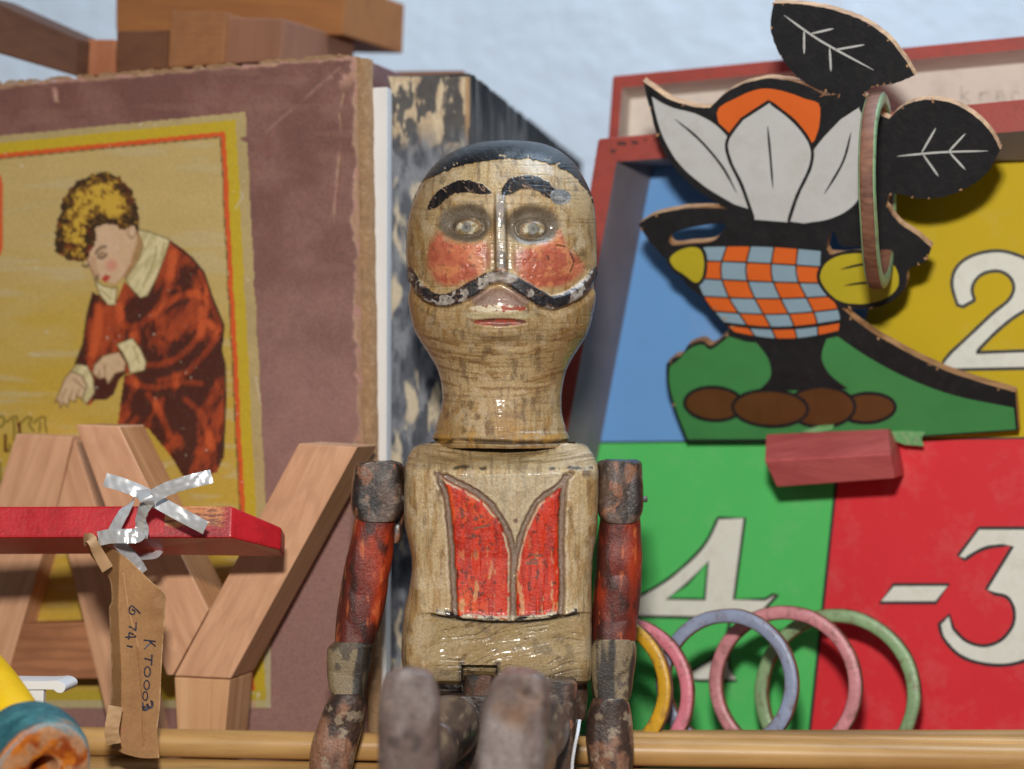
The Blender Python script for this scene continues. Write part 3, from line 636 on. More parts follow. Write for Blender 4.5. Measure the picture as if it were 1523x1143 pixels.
def paper_tag():
    T = thing('paper_tag', 'creased brown paper tag with handwritten numbers hanging from the silver ribbon', 'tag', P(200, 1125, 69.4))
    m = vcol('brown_paper', .7, .35, 1400, 0, .3, .08, .07)
    Lx = cr([(129, 803), (133, 822), (148, 842), (163, 862), (166, 893), (162, 905), (164, 940), (166, 1000), (165, 1040), (163, 1060), (165, 1085), (167, 1104), (166, 1112)], 8, False)
    Rx = cr([(140, 797), (158, 812), (187, 828), (222, 862), (246, 884), (246, 905), (243, 950), (240, 1000), (238, 1050), (234, 1085), (236, 1112), (237, 1127)], 8, False)
    n, k = 300, 70; ys = np.linspace(0, 1, n)
    def at(C_, y): i = np.argsort(C_[:, 1]); return np.interp(y, C_[i, 1], C_[i, 0])
    yL = 803 + (1112 - 803) * ys; yR = 797 + (1127 - 797) * ys
    xl, xr = at(Lx, yL), at(Rx, yR); s = np.linspace(0, 1, k)
    px = xl[:, None] + (xr - xl)[:, None] * s; py = yL[:, None] + (yR - yL)[:, None] * s + 6 * np.sin(s * 3.14)[None] * (ys[:, None] > .97)
    fold = np.interp(py, [830, 900, 1000, 1112], [178, 176, 181, 180])
    Yd = 69.05 + .0016 * (py - 800) - .000 * px + .30 * np.exp(-((px - 170) / 9.0) ** 2) * sstep(830, 870, py) * 0 + np.where(px < fold, (fold - px) * .040, (px - fold) * .004)
    Yd = Yd + .30 * np.sin((py - 800) / 120.) * ((px - 200) / 60.) - .35 * sstep(30, 0, np.abs(px - 228 + (py - 885) * .2)) * sstep(930, 880, py) * .5
    Yd = Yd + .06 * (fbm(px * .03, py * .02, 0, 95, 3) - .5) + .05 * sstep(2.2, .5, pdist(px, py, [(183, 850), (190, 900), (205, 960), (212, 1030), (214, 1110)]))
    V = P(px, py, Yd)
    g = fbm(px * .05, py * .05, 0, 96, 4); c = mix(alb(176, 132, 88), alb(152, 110, 70), g)
    c = mix(c, alb(200, 160, 116), sstep(2.4, .6, pdist(px, py, [(183, 850), (190, 900), (205, 960)])) * .6)
    c = mix(c, alb(206, 170, 128), (sstep(3.0, 1.0, np.abs(px - px[:, :1])) + sstep(2.5, .8, np.abs(px - px[:, -1:]))) * .7 * sstep(.35, .6, fbm(py * .08, px * .01, 0, 97)))
    c = mix(c, alb(196, 150, 110), sstep(16, 4, np.hypot(px - 238, py - 895)) * .6); c = mix(c, alb(182, 110, 92), sstep(9, 2, np.hypot(px - 183, py - 1086)) * .35)
    V1 = V.reshape(-1, 3); Q = gridfaces(n, k); nv = vnormals(V1, Q); sgn = -1 if nv[:, 1].mean() > 0 else 1
    if sgn < 0: Q = Q[:, ::-1].copy(); nv = -nv
    mk('sheet', V1, Q, m, T, True, c.reshape(-1, 3)); mk('sheet_back', V1 - nv * .00025, Q[:, ::-1].copy(), m, T, True, c.reshape(-1, 3))
    # rolled upper corner and the little torn flap at the foot
    strip('curl', [(125, 803, 64.6, .3), (132, 801, 64.2, .6), (138, 806, 64.0, 1.0), (146, 822, 64.2, .7), (160, 846, 64.4, .4)], paint('brown_kraft', (178, 140, 100), .7, .15, 200, .3), T, .36, .02)
    strip('flap', [(172, 1050, 64.2, .3), (168, 1072, 64.1, .35), (166, 1090, 64.1, .2), (170, 1106, 64.2, -.1)], paint('brown_kraft', (178, 140, 100), .7, .15, 200, .3), T, .42, .02, crease=.6)
    # handwriting, following the sheet
    ink = paint('blue_black_ink', (38, 34, 52), .5, .1, 100); Vs, Fs = [], []
    def dep(x, y): return np.interp(y, [800, 1127], [0, 1]), x
    flat = np.stack([px.ravel(), py.ravel()], 1); Yf = Yd.ravel()
    def depth(x, y):
        i = np.argmin((flat[:, 0] - x) ** 2 + (flat[:, 1] - y) ** 2); return Yf[i]
    def wr(z, w=2.3, closed=False):
        p = cr([(130 + a / 4.04, 860 + b / 4.04) for a, b in z], 5, closed); p = np.concatenate([p, p[:1]]) if closed else p
        d = np.gradient(p, axis=0); d /= np.maximum(np.linalg.norm(d, axis=1, keepdims=True), 1e-6); nn = np.stack([-d[:, 1], d[:, 0]], 1)
        k0 = len(Vs); n_ = len(p)
        for i in range(n_):
            ww = w * .5 * (.8 + .4 * random.random()); Y = depth(*p[i]) - .016
            Vs.append(P(*(p[i] + nn[i] * ww), Y)); Vs.append(P(*(p[i] - nn[i] * ww), Y))
        for i in range(n_ - 1): Fs.append((k0 + 2 * i, k0 + 2 * i + 1, k0 + 2 * i + 3, k0 + 2 * i + 2))
    wr([(318, 212), (292, 185), (264, 164), (251, 186), (258, 210), (278, 215), (285, 198), (266, 184)])
    wr([(293, 262), (292, 288), (290, 314)]); wr([(290, 314), (270, 298), (248, 288)])
    wr([(292, 350), (270, 334), (252, 326), (250, 346), (248, 368)]); wr([(226, 352), (258, 353), (292, 350)]); wr([(236, 404), (272, 412)])
    wr([(338, 370), (374, 374), (411, 380)]); wr([(372, 376), (390, 392), (411, 408)]); wr([(384, 384), (364, 400), (342, 424)]); wr([(342, 480), (386, 492)]); wr([(388, 456), (385, 524)])
    for (x, y, a, b_) in ((360, 560, 18, 30), (356, 640, 16, 27), (348, 706, 14, 26)):
        wr([tuple(q) for q in ellip(x, y, a, b_, 10)], 2.1, True)
    wr([(382, 732), (390, 752), (386, 772), (368, 774), (358, 752)], 3.6); wr([(362, 762), (362, 780), (344, 790), (330, 776), (328, 742)], 4.2); wr([(334, 760), (344, 778)], 5)
    mk('handwriting', np.array(Vs), Fs, ink, T)
paper_tag()

# ------------------------------------------------------------------ lower left corner: skittle and white holder
def lathe(name, prof, a, b, mat, parent, k=64, col=None, seed=0):
    """surface of revolution: prof = (s along axis in cm, radius cm)"""
    a = np.asarray(a); d = np.asarray(b) - a; d /= np.linalg.norm(d); u = np.cross(d, (0, 0, 1.0)); u /= np.linalg.norm(u); w = np.cross(u, d)
    pr = np.array(prof, float); th = np.linspace(0, 2 * np.pi, k, endpoint=False); S, T = np.meshgrid(np.arange(len(pr)), th, indexing='ij')
    R = pr[S, 1] * .01 * (1 + .02 * (fbm(np.cos(T) * 2 + 5, np.sin(T) * 2, S * .2, seed, 2) - .5))
    V = a + (pr[S, 0] * .01)[..., None] * d + R[..., None] * (np.cos(T)[..., None] * u + np.sin(T)[..., None] * w)
    Q = gridfaces(len(pr), k, True); V = V.reshape(-1, 3)
    nv = vnormals(V, Q); cen = V - (a + ((V - a) @ d)[:, None] * d)
    if (nv * cen).sum(1).mean() < 0: Q = Q[:, ::-1].copy()
    return mk(name, V, Q, mat, parent, True, None if col is None else col(S, T, R).reshape(-1, 3))
def skittle():
    a = P(66, 1146, 61.5); ax = np.array([-.55, .80, .30]); b = a + ax
    T = thing('skittle', 'yellow wooden skittle with a teal base worn to orange wood round its hole', 'skittle', P(66, 1225, 62.5))
    teal = vcol('teal_paint', .6, .6, 700, .0, .3)
    def col(S, T_, R):
        g = fbm(np.cos(T_) * 2.6, np.sin(T_) * 2.6, S * .16, 101, 5); c = mix(alb(34, 78, 86), alb(62, 112, 114), sstep(.3, .7, g))
        f = S / S.max(); worn = sstep(.38, .43, f + .22 * (fbm(np.cos(T_) * 1.7, np.sin(T_) * 1.7, S * .1, 102, 4) - .5))
        wc = mix(alb(206, 116, 30), alb(150, 66, 20), sstep(.4, .65, fbm(np.cos(T_) * 2, np.sin(T_) * 2, S * .1 + 9, 103, 4))); wc = mix(wc, alb(184, 140, 104), sstep(.48, .6, fbm(np.cos(T_) * 1.5 + 4, np.sin(T_) * 1.5, S * .05, 104, 3)) * .8)
        c = mix(c, wc, worn); c = mix(c, alb(96, 140, 150), sstep(.05, .01, np.abs(f - .47 + .2 * (g - .5))) * .7); return c
    pr = cr([(2.0, .95), (1.75, 1.15), (1.35, 1.36), (.85, 1.44), (.4, 1.40), (.12, 1.31), (0.0, 1.18), (-.02, .9), (.0, .6), (.03, .47), (.1, .40), (.5, .36), (1.2, .34)], 10, False)
    lathe('base', pr, a, b, teal, T, 110, col, 5)
    yel = paint('yellow_gloss', (226, 176, 10), .35, .08, 60, .1, (190, 120, 20), .3)
    lathe('body', cr([(1.75, .85), (2.3, 1.0), (3.4, 1.12), (5.0, 1.22), (6.5, 1.2), (8.0, 1.0), (9.0, .6), (9.4, .1)], 8, False), a, b, yel, T, 64)
skittle()
def holder():
    m = paint('white_plastic', (226, 226, 232), .3, .03, 60, .05)
    T = thing('plastic_holder', 'white plastic holder with a hooked lip behind the yellow skittle', 'holder', P(30, 1100, 67.5))
    pl = plane3((0, 1013, 67.2), (95, 1013, 67.0), (0, 1100, 67.2))
    prism('lip', pl, cr([(-60, 1013), (60, 1013), (84, 1012), (95, 1017), (97, 1024), (92, 1030), (84, 1029), (80, 1026), (66, 1025), (-60, 1025)], 3), 1.2, m, T, bev=.02)
    prism('panel', pl.off(-.1), [(-60, 1024), (65, 1024), (62, 1120), (-60, 1120)], .25, m, T, bev=.03)
holder()

# ------------------------------------------------------------------ right: game tray in its lid, with printed floor
trayP = plane3((890, 657, 82), (1523, 650, 77), (890, 1085, 82))
def tray():
    fl = trayP; rimP = trayP.off(2.8)
    T = thing('game_tray', 'red edged cardboard tray with blue, yellow, green and red numbered squares inside', 'game tray', fl.hit(1250, 1125))
    red = paint('red_paper', (160, 62, 50), .55, .16, 80, .3, (110, 50, 44), .5); gray = paint('grey_paper', (134, 124, 130), .7, .1, 70, .2)
    FO = [(938, 214), (1640, 205), (1640, 1165), (782, 1118)]; FI = [(971, 246), (1630, 237), (1630, 1120), (812, 1090)]
    RO = [(889, 206), (1675, 132), (1675, 1190), (738, 1128)]; RI = [(917, 240), (1660, 184), (1660, 1150), (762, 1095)]
    A = np.array([fl.off(-.25).hit(*p) for p in FO]); B = np.array([rimP.hit(*p) for p in RO]); B2 = np.array([rimP.hit(*p) for p in RI]); D_ = np.array([fl.hit(*p) for p in FI])
    V = np.concatenate([A, B, B2, D_]); F_, M = [], []
    for lv in range(3):
        for i in range(4):
            j = (i + 1) % 4; F_.append((lv * 4 + i, lv * 4 + j, lv * 4 + 4 + j, lv * 4 + 4 + i)); M.append(0 if lv < 2 else 1)
    F_.append((0, 3, 2, 1)); M.append(0); F_.append((12, 13, 14, 15)); M.append(1)
    o = mk('tray_wall', V, F_, [red, gray], T, midx=M)
    bm = bmesh.new(); bm.from_mesh(o.data); bmesh.ops.recalc_face_normals(bm, faces=bm.faces); bm.to_mesh(o.data); bm.free(); bevel(o, .0009, 2, .5, 0)
    # printed floor
    blue = paint('print_blue', (106, 158, 216), .55, .05, 26, .13, (206, 198, 188), .11, .25); yel = paint('print_yellow', (202, 172, 10), .55, .05, 26, .13, (206, 198, 160), .11, .2)
    grn = paint('print_green', (82, 194, 100), .55, .05, 26, .13, (206, 198, 188), .11, .25); rd = paint('print_red', (218, 44, 54), .55, .05, 26, .13, (206, 198, 188), .11, .25)
    blk = paint('print_black', (24, 22, 26), .5, .1, 80); wht = paint('print_white', (236, 229, 214), .55, .05, 90, .1, (170, 150, 130), .3, .3)
    fp = fl.off(.01)
    def patch(nm, pts, m):
        q = Print(fp); q.poly(pts, m, 0); return q
    a = patch('b', [(971, 246), (1336, 242), (1250, 657), (892, 658)], blue); a.build('blue_square', T)
    a = patch('y', [(1336, 242), (1629, 238), (1629, 650), (1250, 657)], yel)
    two = cr([(1424, 453), (1416, 425), (1420, 402), (1436, 385), (1462, 375), (1490, 373), (1516, 380), (1540, 392), (1550, 412), (1546, 436), (1532, 456), (1505, 474), (1478, 497), (1452, 524)], 6, False).tolist() + [(1560, 520), (1556, 547), (1397, 550), (1404, 536)] + cr([(1414, 524), (1440, 500), (1476, 466), (1500, 446), (1508, 428), (1502, 412), (1486, 403), (1464, 406), (1450, 418), (1446, 432), (1450, 446)], 6, False).tolist() + [(1432, 456)]
    a.poly(two, wht, 2); a.stroke(two, 5, blk, 3, True); a.build('yellow_square', T)
    a = patch('g', [(892, 658), (1250, 657), (1203, 1101), (815, 1092)], grn)
    a.stroke([(880, 658), (1629, 650)], 3, blk, 1)
    ou = cr([(1068, 770), (1046, 812), (1000, 856), (955, 884), (930, 893)], 6, False).tolist() + [(925, 916), (1085, 919), (1080, 948), (1058, 980), (1032, 996)] + [(1018, 1008), (1040, 1012), (1096, 1012), (1084, 990), (1085, 919), (1128, 916), (1157, 884), (1150, 884), (1138, 891), (1092, 891), (1108, 770)]
    hol = [(1053, 835), (1048, 891), (992, 890), (1022, 868)]
    a.poly(ou, wht, 2, [hol]); a.stroke(ou, 4.5, blk, 3, True); a.stroke(hol, 4.5, blk, 3, True); a.build('green_square', T)
    a = patch('r', [(1250, 657), (1629, 650), (1629, 1119), (1203, 1101)], rd)
    a.stroke([(1250, 657), (1203, 1101)], 4.5, blk, 2)
    da = [(1329, 869), (1412, 869), (1392, 896), (1308, 896)]; a.poly(da, wht, 2); a.stroke(da, 5, blk, 3, True)
    th = [(1425, 826), (1456, 785), (1600, 785), (1600, 806), (1540, 850)] + cr([(1566, 862), (1586, 890), (1582, 930), (1556, 966), (1512, 986), (1470, 988), (1430, 976), (1404, 950), (1397, 928)], 6, False).tolist() + [(1412, 914)] + cr([(1418, 934), (1436, 952), (1462, 960), (1488, 952), (1506, 930), (1508, 906), (1498, 888), (1480, 883)], 6, False).tolist() + [(1467, 876), (1506, 812)] + cr([(1490, 811), (1468, 814), (1450, 822), (1435, 832)], 4, False).tolist()
    a.poly(th, wht, 2); a.stroke(th, 5, blk, 3, True); a.build('red_square', T)
    # rubbed corner marks on the rim
    dk = paint('rubbed_brown', (84, 40, 34), .6, .3, 300); sc = Print(rimP.off(.012))
    for x, y, r in ((925, 213, 7), (944, 211, 6), (912, 224, 5), (960, 207, 3)): sc.poly(ellip(x, y, r, r * .55, 10) + np.random.default_rng(int(x)).uniform(-1.2, 1.2, (10, 2)), dk, 1)
    sc.build('rub_mark', T)
    # the lid it stands in
    T = thing('card_tray', 'larger red edged card tray with pale lining standing behind the numbered tray', 'card tray', fl.hit(1250, 1125) + np.array([0, .02, 0]))
    lr = fl.off(-.35); lf = fl.off(-2.2)
    FO = [(930, 138), (1660, 70), (1660, 1180), (880, 1115)]; FI = [(938, 147), (1650, 82), (1650, 1150), (895, 1090)]
    RO = [(911, 112), (1690, 36), (1690, 1195), (836, 1130)]; RI = [(925, 130), (1676, 58), (1676, 1170), (856, 1100)]
    A = np.array([lf.off(-.25).hit(*p) for p in FO]); B = np.array([lr.hit(*p) for p in RO]); B2 = np.array([lr.hit(*p) for p in RI]); D_ = np.array([lf.hit(*p) for p in FI])
    lining = paint('pale_lining', (216, 208, 198), .7, .06, 40, .2, (150, 130, 110), .3)
    o = mk('tray_wall', np.concatenate([A, B, B2, D_]), F_, [red, lining], T, midx=M)
    bm = bmesh.new(); bm.from_mesh(o.data); bmesh.ops.recalc_face_normals(bm, faces=bm.faces); bm.to_mesh(o.data); bm.free(); bevel(o, .0009, 2, .5, 0)
    pc = paint('faint_pencil', (194, 186, 177), .7, .05, 80); w = Print(lf.off(.02))
    for ln in ([(1430, 128), (1430, 150)], [(1441, 136), (1431, 142), (1442, 151)], [(1458, 136), (1458, 151)], [(1458, 141), (1464, 136), (1471, 138)], [(1482, 143), (1494, 142), (1490, 135), (1483, 137), (1482, 147), (1490, 151), (1496, 148)], [(1516, 137), (1508, 136), (1505, 144), (1509, 151), (1517, 149)], [(1527, 137), (1527, 150)]): w.stroke(ln, 4, pc, 1)
    w.build('pencil_writing', T)
tray()

# ------------------------------------------------------------------ rings
wood_side = wood('ring_wood', (140, 96, 74), (96, 60, 46), (1, .3, .2), .6, 500, .3, .5)
def ring(label_, centre, R, r_w, r_t, yaw, roll, enamel, tilt=0.0):
    th = np.linspace(0, 2 * np.pi, 128, endpoint=False); ph = np.linspace(0, 2 * np.pi, 28, endpoint=False); T_, H = np.meshgrid(th, ph, indexing='ij')
    e = lambda a: np.sign(a) * np.abs(a) ** .62
    wv = fbm(np.cos(T_) * 1.6 + R * 7, np.sin(T_) * 1.6, R, 185, 3) - .5; rr = R * (1 + .03 * wv) + r_w * (1 + .25 * wv) * e(np.cos(H)); dd = r_t * e(np.sin(H)) + .10 * (fbm(np.cos(T_) * 1.1, np.sin(T_) * 1.1 + R * 3, R, 186, 2) - .5)               # dd > 0 towards the back
    x, z, y = rr * np.cos(T_), rr * np.sin(T_), dd
    V = np.stack([x, y, z], -1).reshape(-1, 3) * .01
    V += .00012 * (fbm(V[:, 0] * 900, V[:, 1] * 900, V[:, 2] * 900, int(R * 100), 3)[:, None] - .5)
    ct, st = math.cos(tilt), math.sin(tilt); V = np.stack([V[:, 0], V[:, 1] * ct - V[:, 2] * st, V[:, 1] * st + V[:, 2] * ct], 1)
    c, s = math.cos(yaw), math.sin(yaw); V = np.stack([V[:, 0] * c + V[:, 1] * s, -V[:, 0] * s + V[:, 1] * c, V[:, 2]], 1)
    Q = gridfaces(128, 28, True); Q = np.concatenate([Q, np.stack([127 * 28 + np.arange(28), np.arange(28), (np.arange(28) + 1) % 28, 127 * 28 + (np.arange(28) + 1) % 28], 1)])
    W = V + centre; nv = vnormals(W, Q); rad = V / np.linalg.norm(V, axis=1, keepdims=True)
    if (nv * rad)[(np.arange(len(V)) % 28) == 0].sum() < 0: Q = Q[:, ::-1].copy()
    hq = (np.arange(len(Q)) % 28); fr = np.abs(np.sin(ph[hq] + np.pi / 28)) > .62
    o = mk('toss_ring', W, Q, [enamel, wood_side], None, True, midx=np.where(fr, 0, 1)); return tag(o, label_, 'ring', 'coloured wooden tossing rings')
def rings():
    en = lambda n, c: paint('enamel_' + n, c, .34, .18, 110, .35, (112, 80, 64), .9)
    blue, pink, pink2, green, yel = en('blue', (140, 150, 176)), en('pink', (206, 136, 142)), en('bright_pink', (222, 124, 140)), en('green', (138, 168, 122)), en('yellow', (206, 156, 36))
    y20 = math.radians(20)
    for lab, cx, cy, Y, R, m, tl in (
        ('mustard yellow ring, half hidden by the doll arm at left', 893, 1022, 73.9, 2.33, yel, -.10),
        ('bright pink ring just behind the mustard yellow ring', 925, 1030, 75.3, 2.40, pink2, -.11),
        ('dusty blue ring leaning between the two pink rings', 1082, 1014, 74.7, 2.30, blue, -.08),
        ('dusty pink ring between the blue ring and the rightmost green ring', 1168, 1017, 75.8, 2.50, pink, -.08),
        ('pale green ring leaning on the red square, rightmost of the standing rings', 1245, 1031, 76.7, 2.72, green, -.08)):
        ring(lab, P(cx, cy, Y), R - .23, .23, .20, y20, 0, m, tl)
rings()

# ------------------------------------------------------------------ plywood cut-out: a plain potted flower standing on a green mound
cutP = plane3((1020, 657, 80.2), (1510, 650, 76.4), (1250, 0, 72.6))
def cutout():
    T = thing('cutout_board', 'painted plywood cut-out of a potted flower on a green mound, checked pot, black leaves', 'cut-out', trayP.hit(1250, 657))
    ply = wood('plywood_edge', (206, 160, 116), (150, 108, 76), (1, .3, 0), .7, 500, .4, .4)
    black = paint('cut_black', (24, 24, 27), .5, .25, 140, .25, (60, 56, 54), .35); white = paint('cut_white', (202, 202, 200), .5, .05, 60, .15, (170, 160, 140), .3)
    org = paint('cut_orange', (226, 102, 34), .5, .07, 90, .15); pale = paint('cut_pale_blue', (142, 168, 184), .5, .07, 90, .15)
    lem = paint('cut_yellow', (188, 170, 36), .5, .07, 70, .15); grn = paint('cut_green', (66, 138, 76), .5, .1, 60, .15); brn = paint('cut_brown', (92, 56, 22), .5, .22, 60, .15)
    K = lambda p, n=6, c=False: cr(p, n, c).tolist()
    leaf1 = K([(1262, 142), (1222, 134), (1184, 112), (1158, 78), (1146, 40), (1150, 4)], 7) + K([(1150, 4), (1192, 6), (1238, 14), (1282, 30), (1318, 54), (1342, 82), (1360, 112)], 7) + K([(1360, 112), (1330, 124), (1302, 128), (1282, 140)], 6)
    leaf2 = K([(1322, 176), (1346, 156), (1378, 148), (1412, 152), (1444, 168), (1470, 192), (1488, 222)], 7) + K([(1488, 222), (1470, 254), (1440, 278), (1404, 292), (1366, 295), (1338, 288), (1322, 290)], 7)
    outl = (K([(1021, 657), (1004, 612), (992, 572), (991, 541)], 4) + K([(991, 541), (1003, 531), (1014, 528), (1024, 513), (1045, 507), (1058, 514), (1077, 500), (1088, 486)], 4)
            + K([(1088, 486), (1056, 452), (1026, 428), (1004, 402), (990, 385), (964, 356), (950, 333)], 5) + K([(950, 333), (976, 318), (1030, 309), (1082, 310)], 5) + K([(1082, 310), (1040, 284), (1004, 250), (980, 208), (966, 160), (956, 120)], 6)
            + K([(956, 120), (994, 146), (1030, 158), (1056, 160)], 5) + K([(1056, 160), (1082, 136), (1112, 122), (1142, 116)], 5) + K([(1142, 116), (1178, 120), (1206, 130), (1226, 142)], 5)
            + leaf1[3:] + K([(1290, 146), (1300, 158), (1312, 172)], 4) + leaf2 + K([(1318, 306), (1336, 330), (1362, 348), (1385, 368)], 5)
            + K([(1385, 368), (1376, 388), (1352, 400), (1346, 428), (1322, 450), (1290, 459), (1252, 458)], 5) + K([(1252, 458), (1290, 489), (1350, 524), (1420, 556), (1510, 583)], 6) + [(1515, 640), (1300, 655)])
    o2 = []
    for p in outl:
        if not o2 or math.hypot(p[0] - o2[-1][0], p[1] - o2[-1][1]) > 1.2: o2.append((p[0] + random.uniform(-.5, .5), p[1] + random.uniform(-.5, .5)))
    slot1 = K([(996, 352), (1012, 342), (1050, 334), (1078, 333), (1070, 350), (1058, 359), (1026, 362), (1000, 364)], 4, True)
    slot2 = K([(1234, 350), (1242, 346), (1252, 366), (1290, 366), (1290, 374), (1234, 378)], 3, True)
    prism('board', cutP, o2, .42, [black, ply], T, [slot1, slot2])
    q = Print(cutP)
    # white bloom, three petals over an orange throat
    q.poly(K([(1066, 168), (1098, 144), (1130, 132), (1160, 134), (1196, 146), (1220, 160), (1200, 220), (1100, 220)], 4, True), org, 1)
    pl_ = K([(966, 138), (998, 156), (1040, 168), (1076, 192), (1104, 232), (1122, 276), (1130, 318)], 6) + K([(1092, 306), (1046, 278), (1008, 244), (984, 204), (972, 166)], 6)
    pr_ = K([(1278, 156), (1294, 190), (1298, 230), (1292, 270), (1272, 306), (1238, 326), (1196, 334)], 6) + K([(1164, 330), (1172, 290), (1190, 250), (1220, 206), (1250, 174)], 6)
    pm_ = K([(1144, 150), (1182, 180), (1206, 214), (1206, 246), (1186, 290), (1172, 332)], 6) + K([(1122, 328), (1104, 276), (1086, 238), (1082, 208), (1104, 176)], 6)
    for k, pp in enumerate((pl_, pr_, pm_)): q.poly(pp, white, 2 + 2 * k); q.stroke(pp, 5, black, 3 + 2 * k, True)
    for ln in ([(1004, 176), (1040, 206), (1074, 246), (1096, 286)], [(1266, 196), (1254, 240), (1226, 288)], [(1142, 186), (1146, 230), (1150, 280)]): q.stroke(K(ln), 3.4, black, 8, taper=True)
    q.build('flower_print', T)
    for veins in (([(1166, 22), (1220, 60), (1300, 104)], [(1205, 50), (1240, 42)], [(1240, 74), (1286, 66)], [(1196, 44), (1196, 80)], [(1234, 70), (1236, 106)]),
                  ([(1334, 232), (1400, 226), (1470, 224)], [(1370, 228), (1392, 190)], [(1410, 226), (1436, 198)], [(1372, 228), (1396, 262)], [(1412, 226), (1436, 252)])):
        q = Print(cutP)
        for ln in veins: q.stroke(K(ln), 3.0, white, 1, taper=True)
        q.build('leaf_vein', T)
    # checked pot
    q = Print(cutP); nu, nv_ = 5, 6
    Lc = np.array(K([(1046, 366), (1034, 400), (1046, 440), (1070, 472), (1092, 494)], 6)); Rc = np.array(K([(1222, 372), (1222, 410), (1238, 440), (1250, 468), (1248, 492)], 6))
    def bil(u, v):
        l = np.array([np.interp(v, np.linspace(0, 1, len(Lc)), Lc[:, k]) for k in (0, 1)]); r = np.array([np.interp(v, np.linspace(0, 1, len(Rc)), Rc[:, k]) for k in (0, 1)])
        p = l + (r - l) * u; return (p[0], p[1] + 12 * math.sin(u * math.pi) * (v - .25) * 1.2)
    for i in range(nu):
        for j in range(nv_):
            s = [bil((i + a) / nu, j / nv_) for a in (0, .33, .67, 1)] + [bil((i + a) / nu, (j + 1) / nv_) for a in (1, .67, .33, 0)]
            q.poly(s, org if (i + j) % 2 else pale, 2)
    for i in range(nu + 1): q.stroke([bil(i / nu, v) for v in np.linspace(0, 1, 14)], 2.2, black, 3)
    for j in range(nv_ + 1): q.stroke([bil(u, j / nv_) for u in np.linspace(0, 1, 14)], 5 if j == nv_ - 1 else 2.2, black, 3)
    q.build('pot_print', T)
    q = Print(cutP)
    for pts in (K([(994, 384), (1008, 370), (1032, 364), (1046, 372), (1050, 392), (1046, 414), (1034, 422), (1014, 408), (1002, 400)], 5, True), K([(1218, 416), (1226, 390), (1252, 376), (1290, 374), (1322, 384), (1338, 404), (1336, 430), (1312, 448), (1276, 454), (1242, 446)], 5, True)):
        q = Print(cutP); q.poly(pts, lem, 4); q.stroke(pts, 5, black, 5, True)
        if pts[0][0] < 1100: q.build('lemon_print', T)
    for ln in ([(1250, 400), (1290, 392), (1316, 404)], [(1256, 424), (1290, 420), (1312, 428)]): q.stroke(K(ln), 3.5, black, 6, taper=True)
    q.build('lemon_print', T)
    # green mound, pot foot, brown stones
    q = Print(cutP)
    q.poly(K([(1023, 653), (1007, 612), (996, 572), (996, 545)], 4) + K([(996, 545), (1010, 534), (1026, 518), (1045, 512), (1058, 519), (1084, 500)], 4) + [(1110, 508), (1180, 514), (1246, 500)] + K([(1246, 500), (1290, 530), (1350, 562), (1420, 588), (1508, 606)], 5) + [(1511, 638), (1300, 652)], grn, 1)
    foot = K([(1122, 506), (1142, 532), (1146, 560), (1126, 582)], 4) + K([(1262, 578), (1234, 556), (1222, 530), (1230, 502)], 4); q.poly(foot, black, 2)
    for k, pts in enumerate((ellip(1062, 600, 44, 25, 24, .05), ellip(1290, 606, 42, 22, 24, -.05), ellip(1222, 604, 50, 30, 24, 0), ellip(1146, 606, 56, 27, 24, .04))):
        q.poly(pts, brn, 3 + 2 * k); q.stroke(pts, 5.0, black, 4 + 2 * k, True)
    q.build('mound_print', T)
    # chipped paint along the sawn edges
    rnd = random.Random(12); q = Print(cutP)
    for k in range(46):
        i = rnd.randrange(len(o2)); x, y = o2[i]
        if y > 640: continue
        a = ellip(x, y, rnd.uniform(1.2, 3.6), rnd.uniform(.8, 1.8), 9, rnd.uniform(0, 3)); a += np.array([(rnd.uniform(-.6, .6), rnd.uniform(-.6, .6)) for _ in a])
        # keep the chip on the board: pull towards the outline's inside
        j0, j1 = o2[i - 2], o2[(i + 2) % len(o2)]; tx, ty = j1[0] - j0[0], j1[1] - j0[1]; L = math.hypot(tx, ty) + 1e-6
        nx, ny = -ty / L, tx / L
        if not inpoly(np.array([x + nx * 3]), np.array([y + ny * 3]), o2)[0]: nx, ny = -nx, -ny
        q.poly(a + np.array([nx, ny]) * 1.6, ply, 9)
    o = q.build('paint_chip', T); o['kind'] = 'stuff'
    # scraps of torn green board in the slot
    scr = paint('torn_green', (112, 176, 112), .7, .25, 300, .3, (196, 190, 170), .7)
    prism('torn_scrap', cutP.off(.1), [(1320, 642), (1345, 641), (1376, 643), (1370, 652), (1374, 663), (1346, 661), (1330, 655)], .06, scr, T)
    prism('torn_scrap', cutP.off(.1), [(1192, 642), (1216, 634), (1240, 632), (1238, 639), (1214, 643)], .06, scr, T)
    # slotted red block that holds it
    rb = wood('red_stained_wood', (214, 108, 108), (194, 90, 93), (1, .06, 0), .6, 420, .2, .25, .25)
    T2 = thing('slotted_block', 'small red stained wooden block holding the cut-out upright in the tray', 'block', P(1240, 720, 77))
    f = np.array([P(1139, 646, 78.6), P(1321, 638, 77.0), P(1325, 675, 75.0), P(1137, 685, 76.6), P(1155, 724, 77.4), P(1331, 711, 75.8)])
    bk = np.array([0.0095, .033, -.0]); b0 = f[[0, 1]] ; V = np.concatenate([f, f[[4, 5]] + bk, f[[0, 1]] + bk * .8])
    o = mk('block_body', V, [(0, 3, 2, 1), (3, 4, 5, 2), (4, 6, 7, 5), (8, 0, 1, 9), (6, 8, 9, 7), (0, 8, 6, 4, 3), (1, 2, 5, 7, 9)], rb, T2); bevel(o, .0006)
cutout()
c_ = cutP.hit(1308, 150)
ring('pale green ring with brown sides hung over the black leaf of the cut-out', c_ + np.array([-.0005, .0, -.0276]), 2.80, .24, .26, math.radians(105), 0, paint('enamel_green', (132, 168, 118), .28), 0.0)

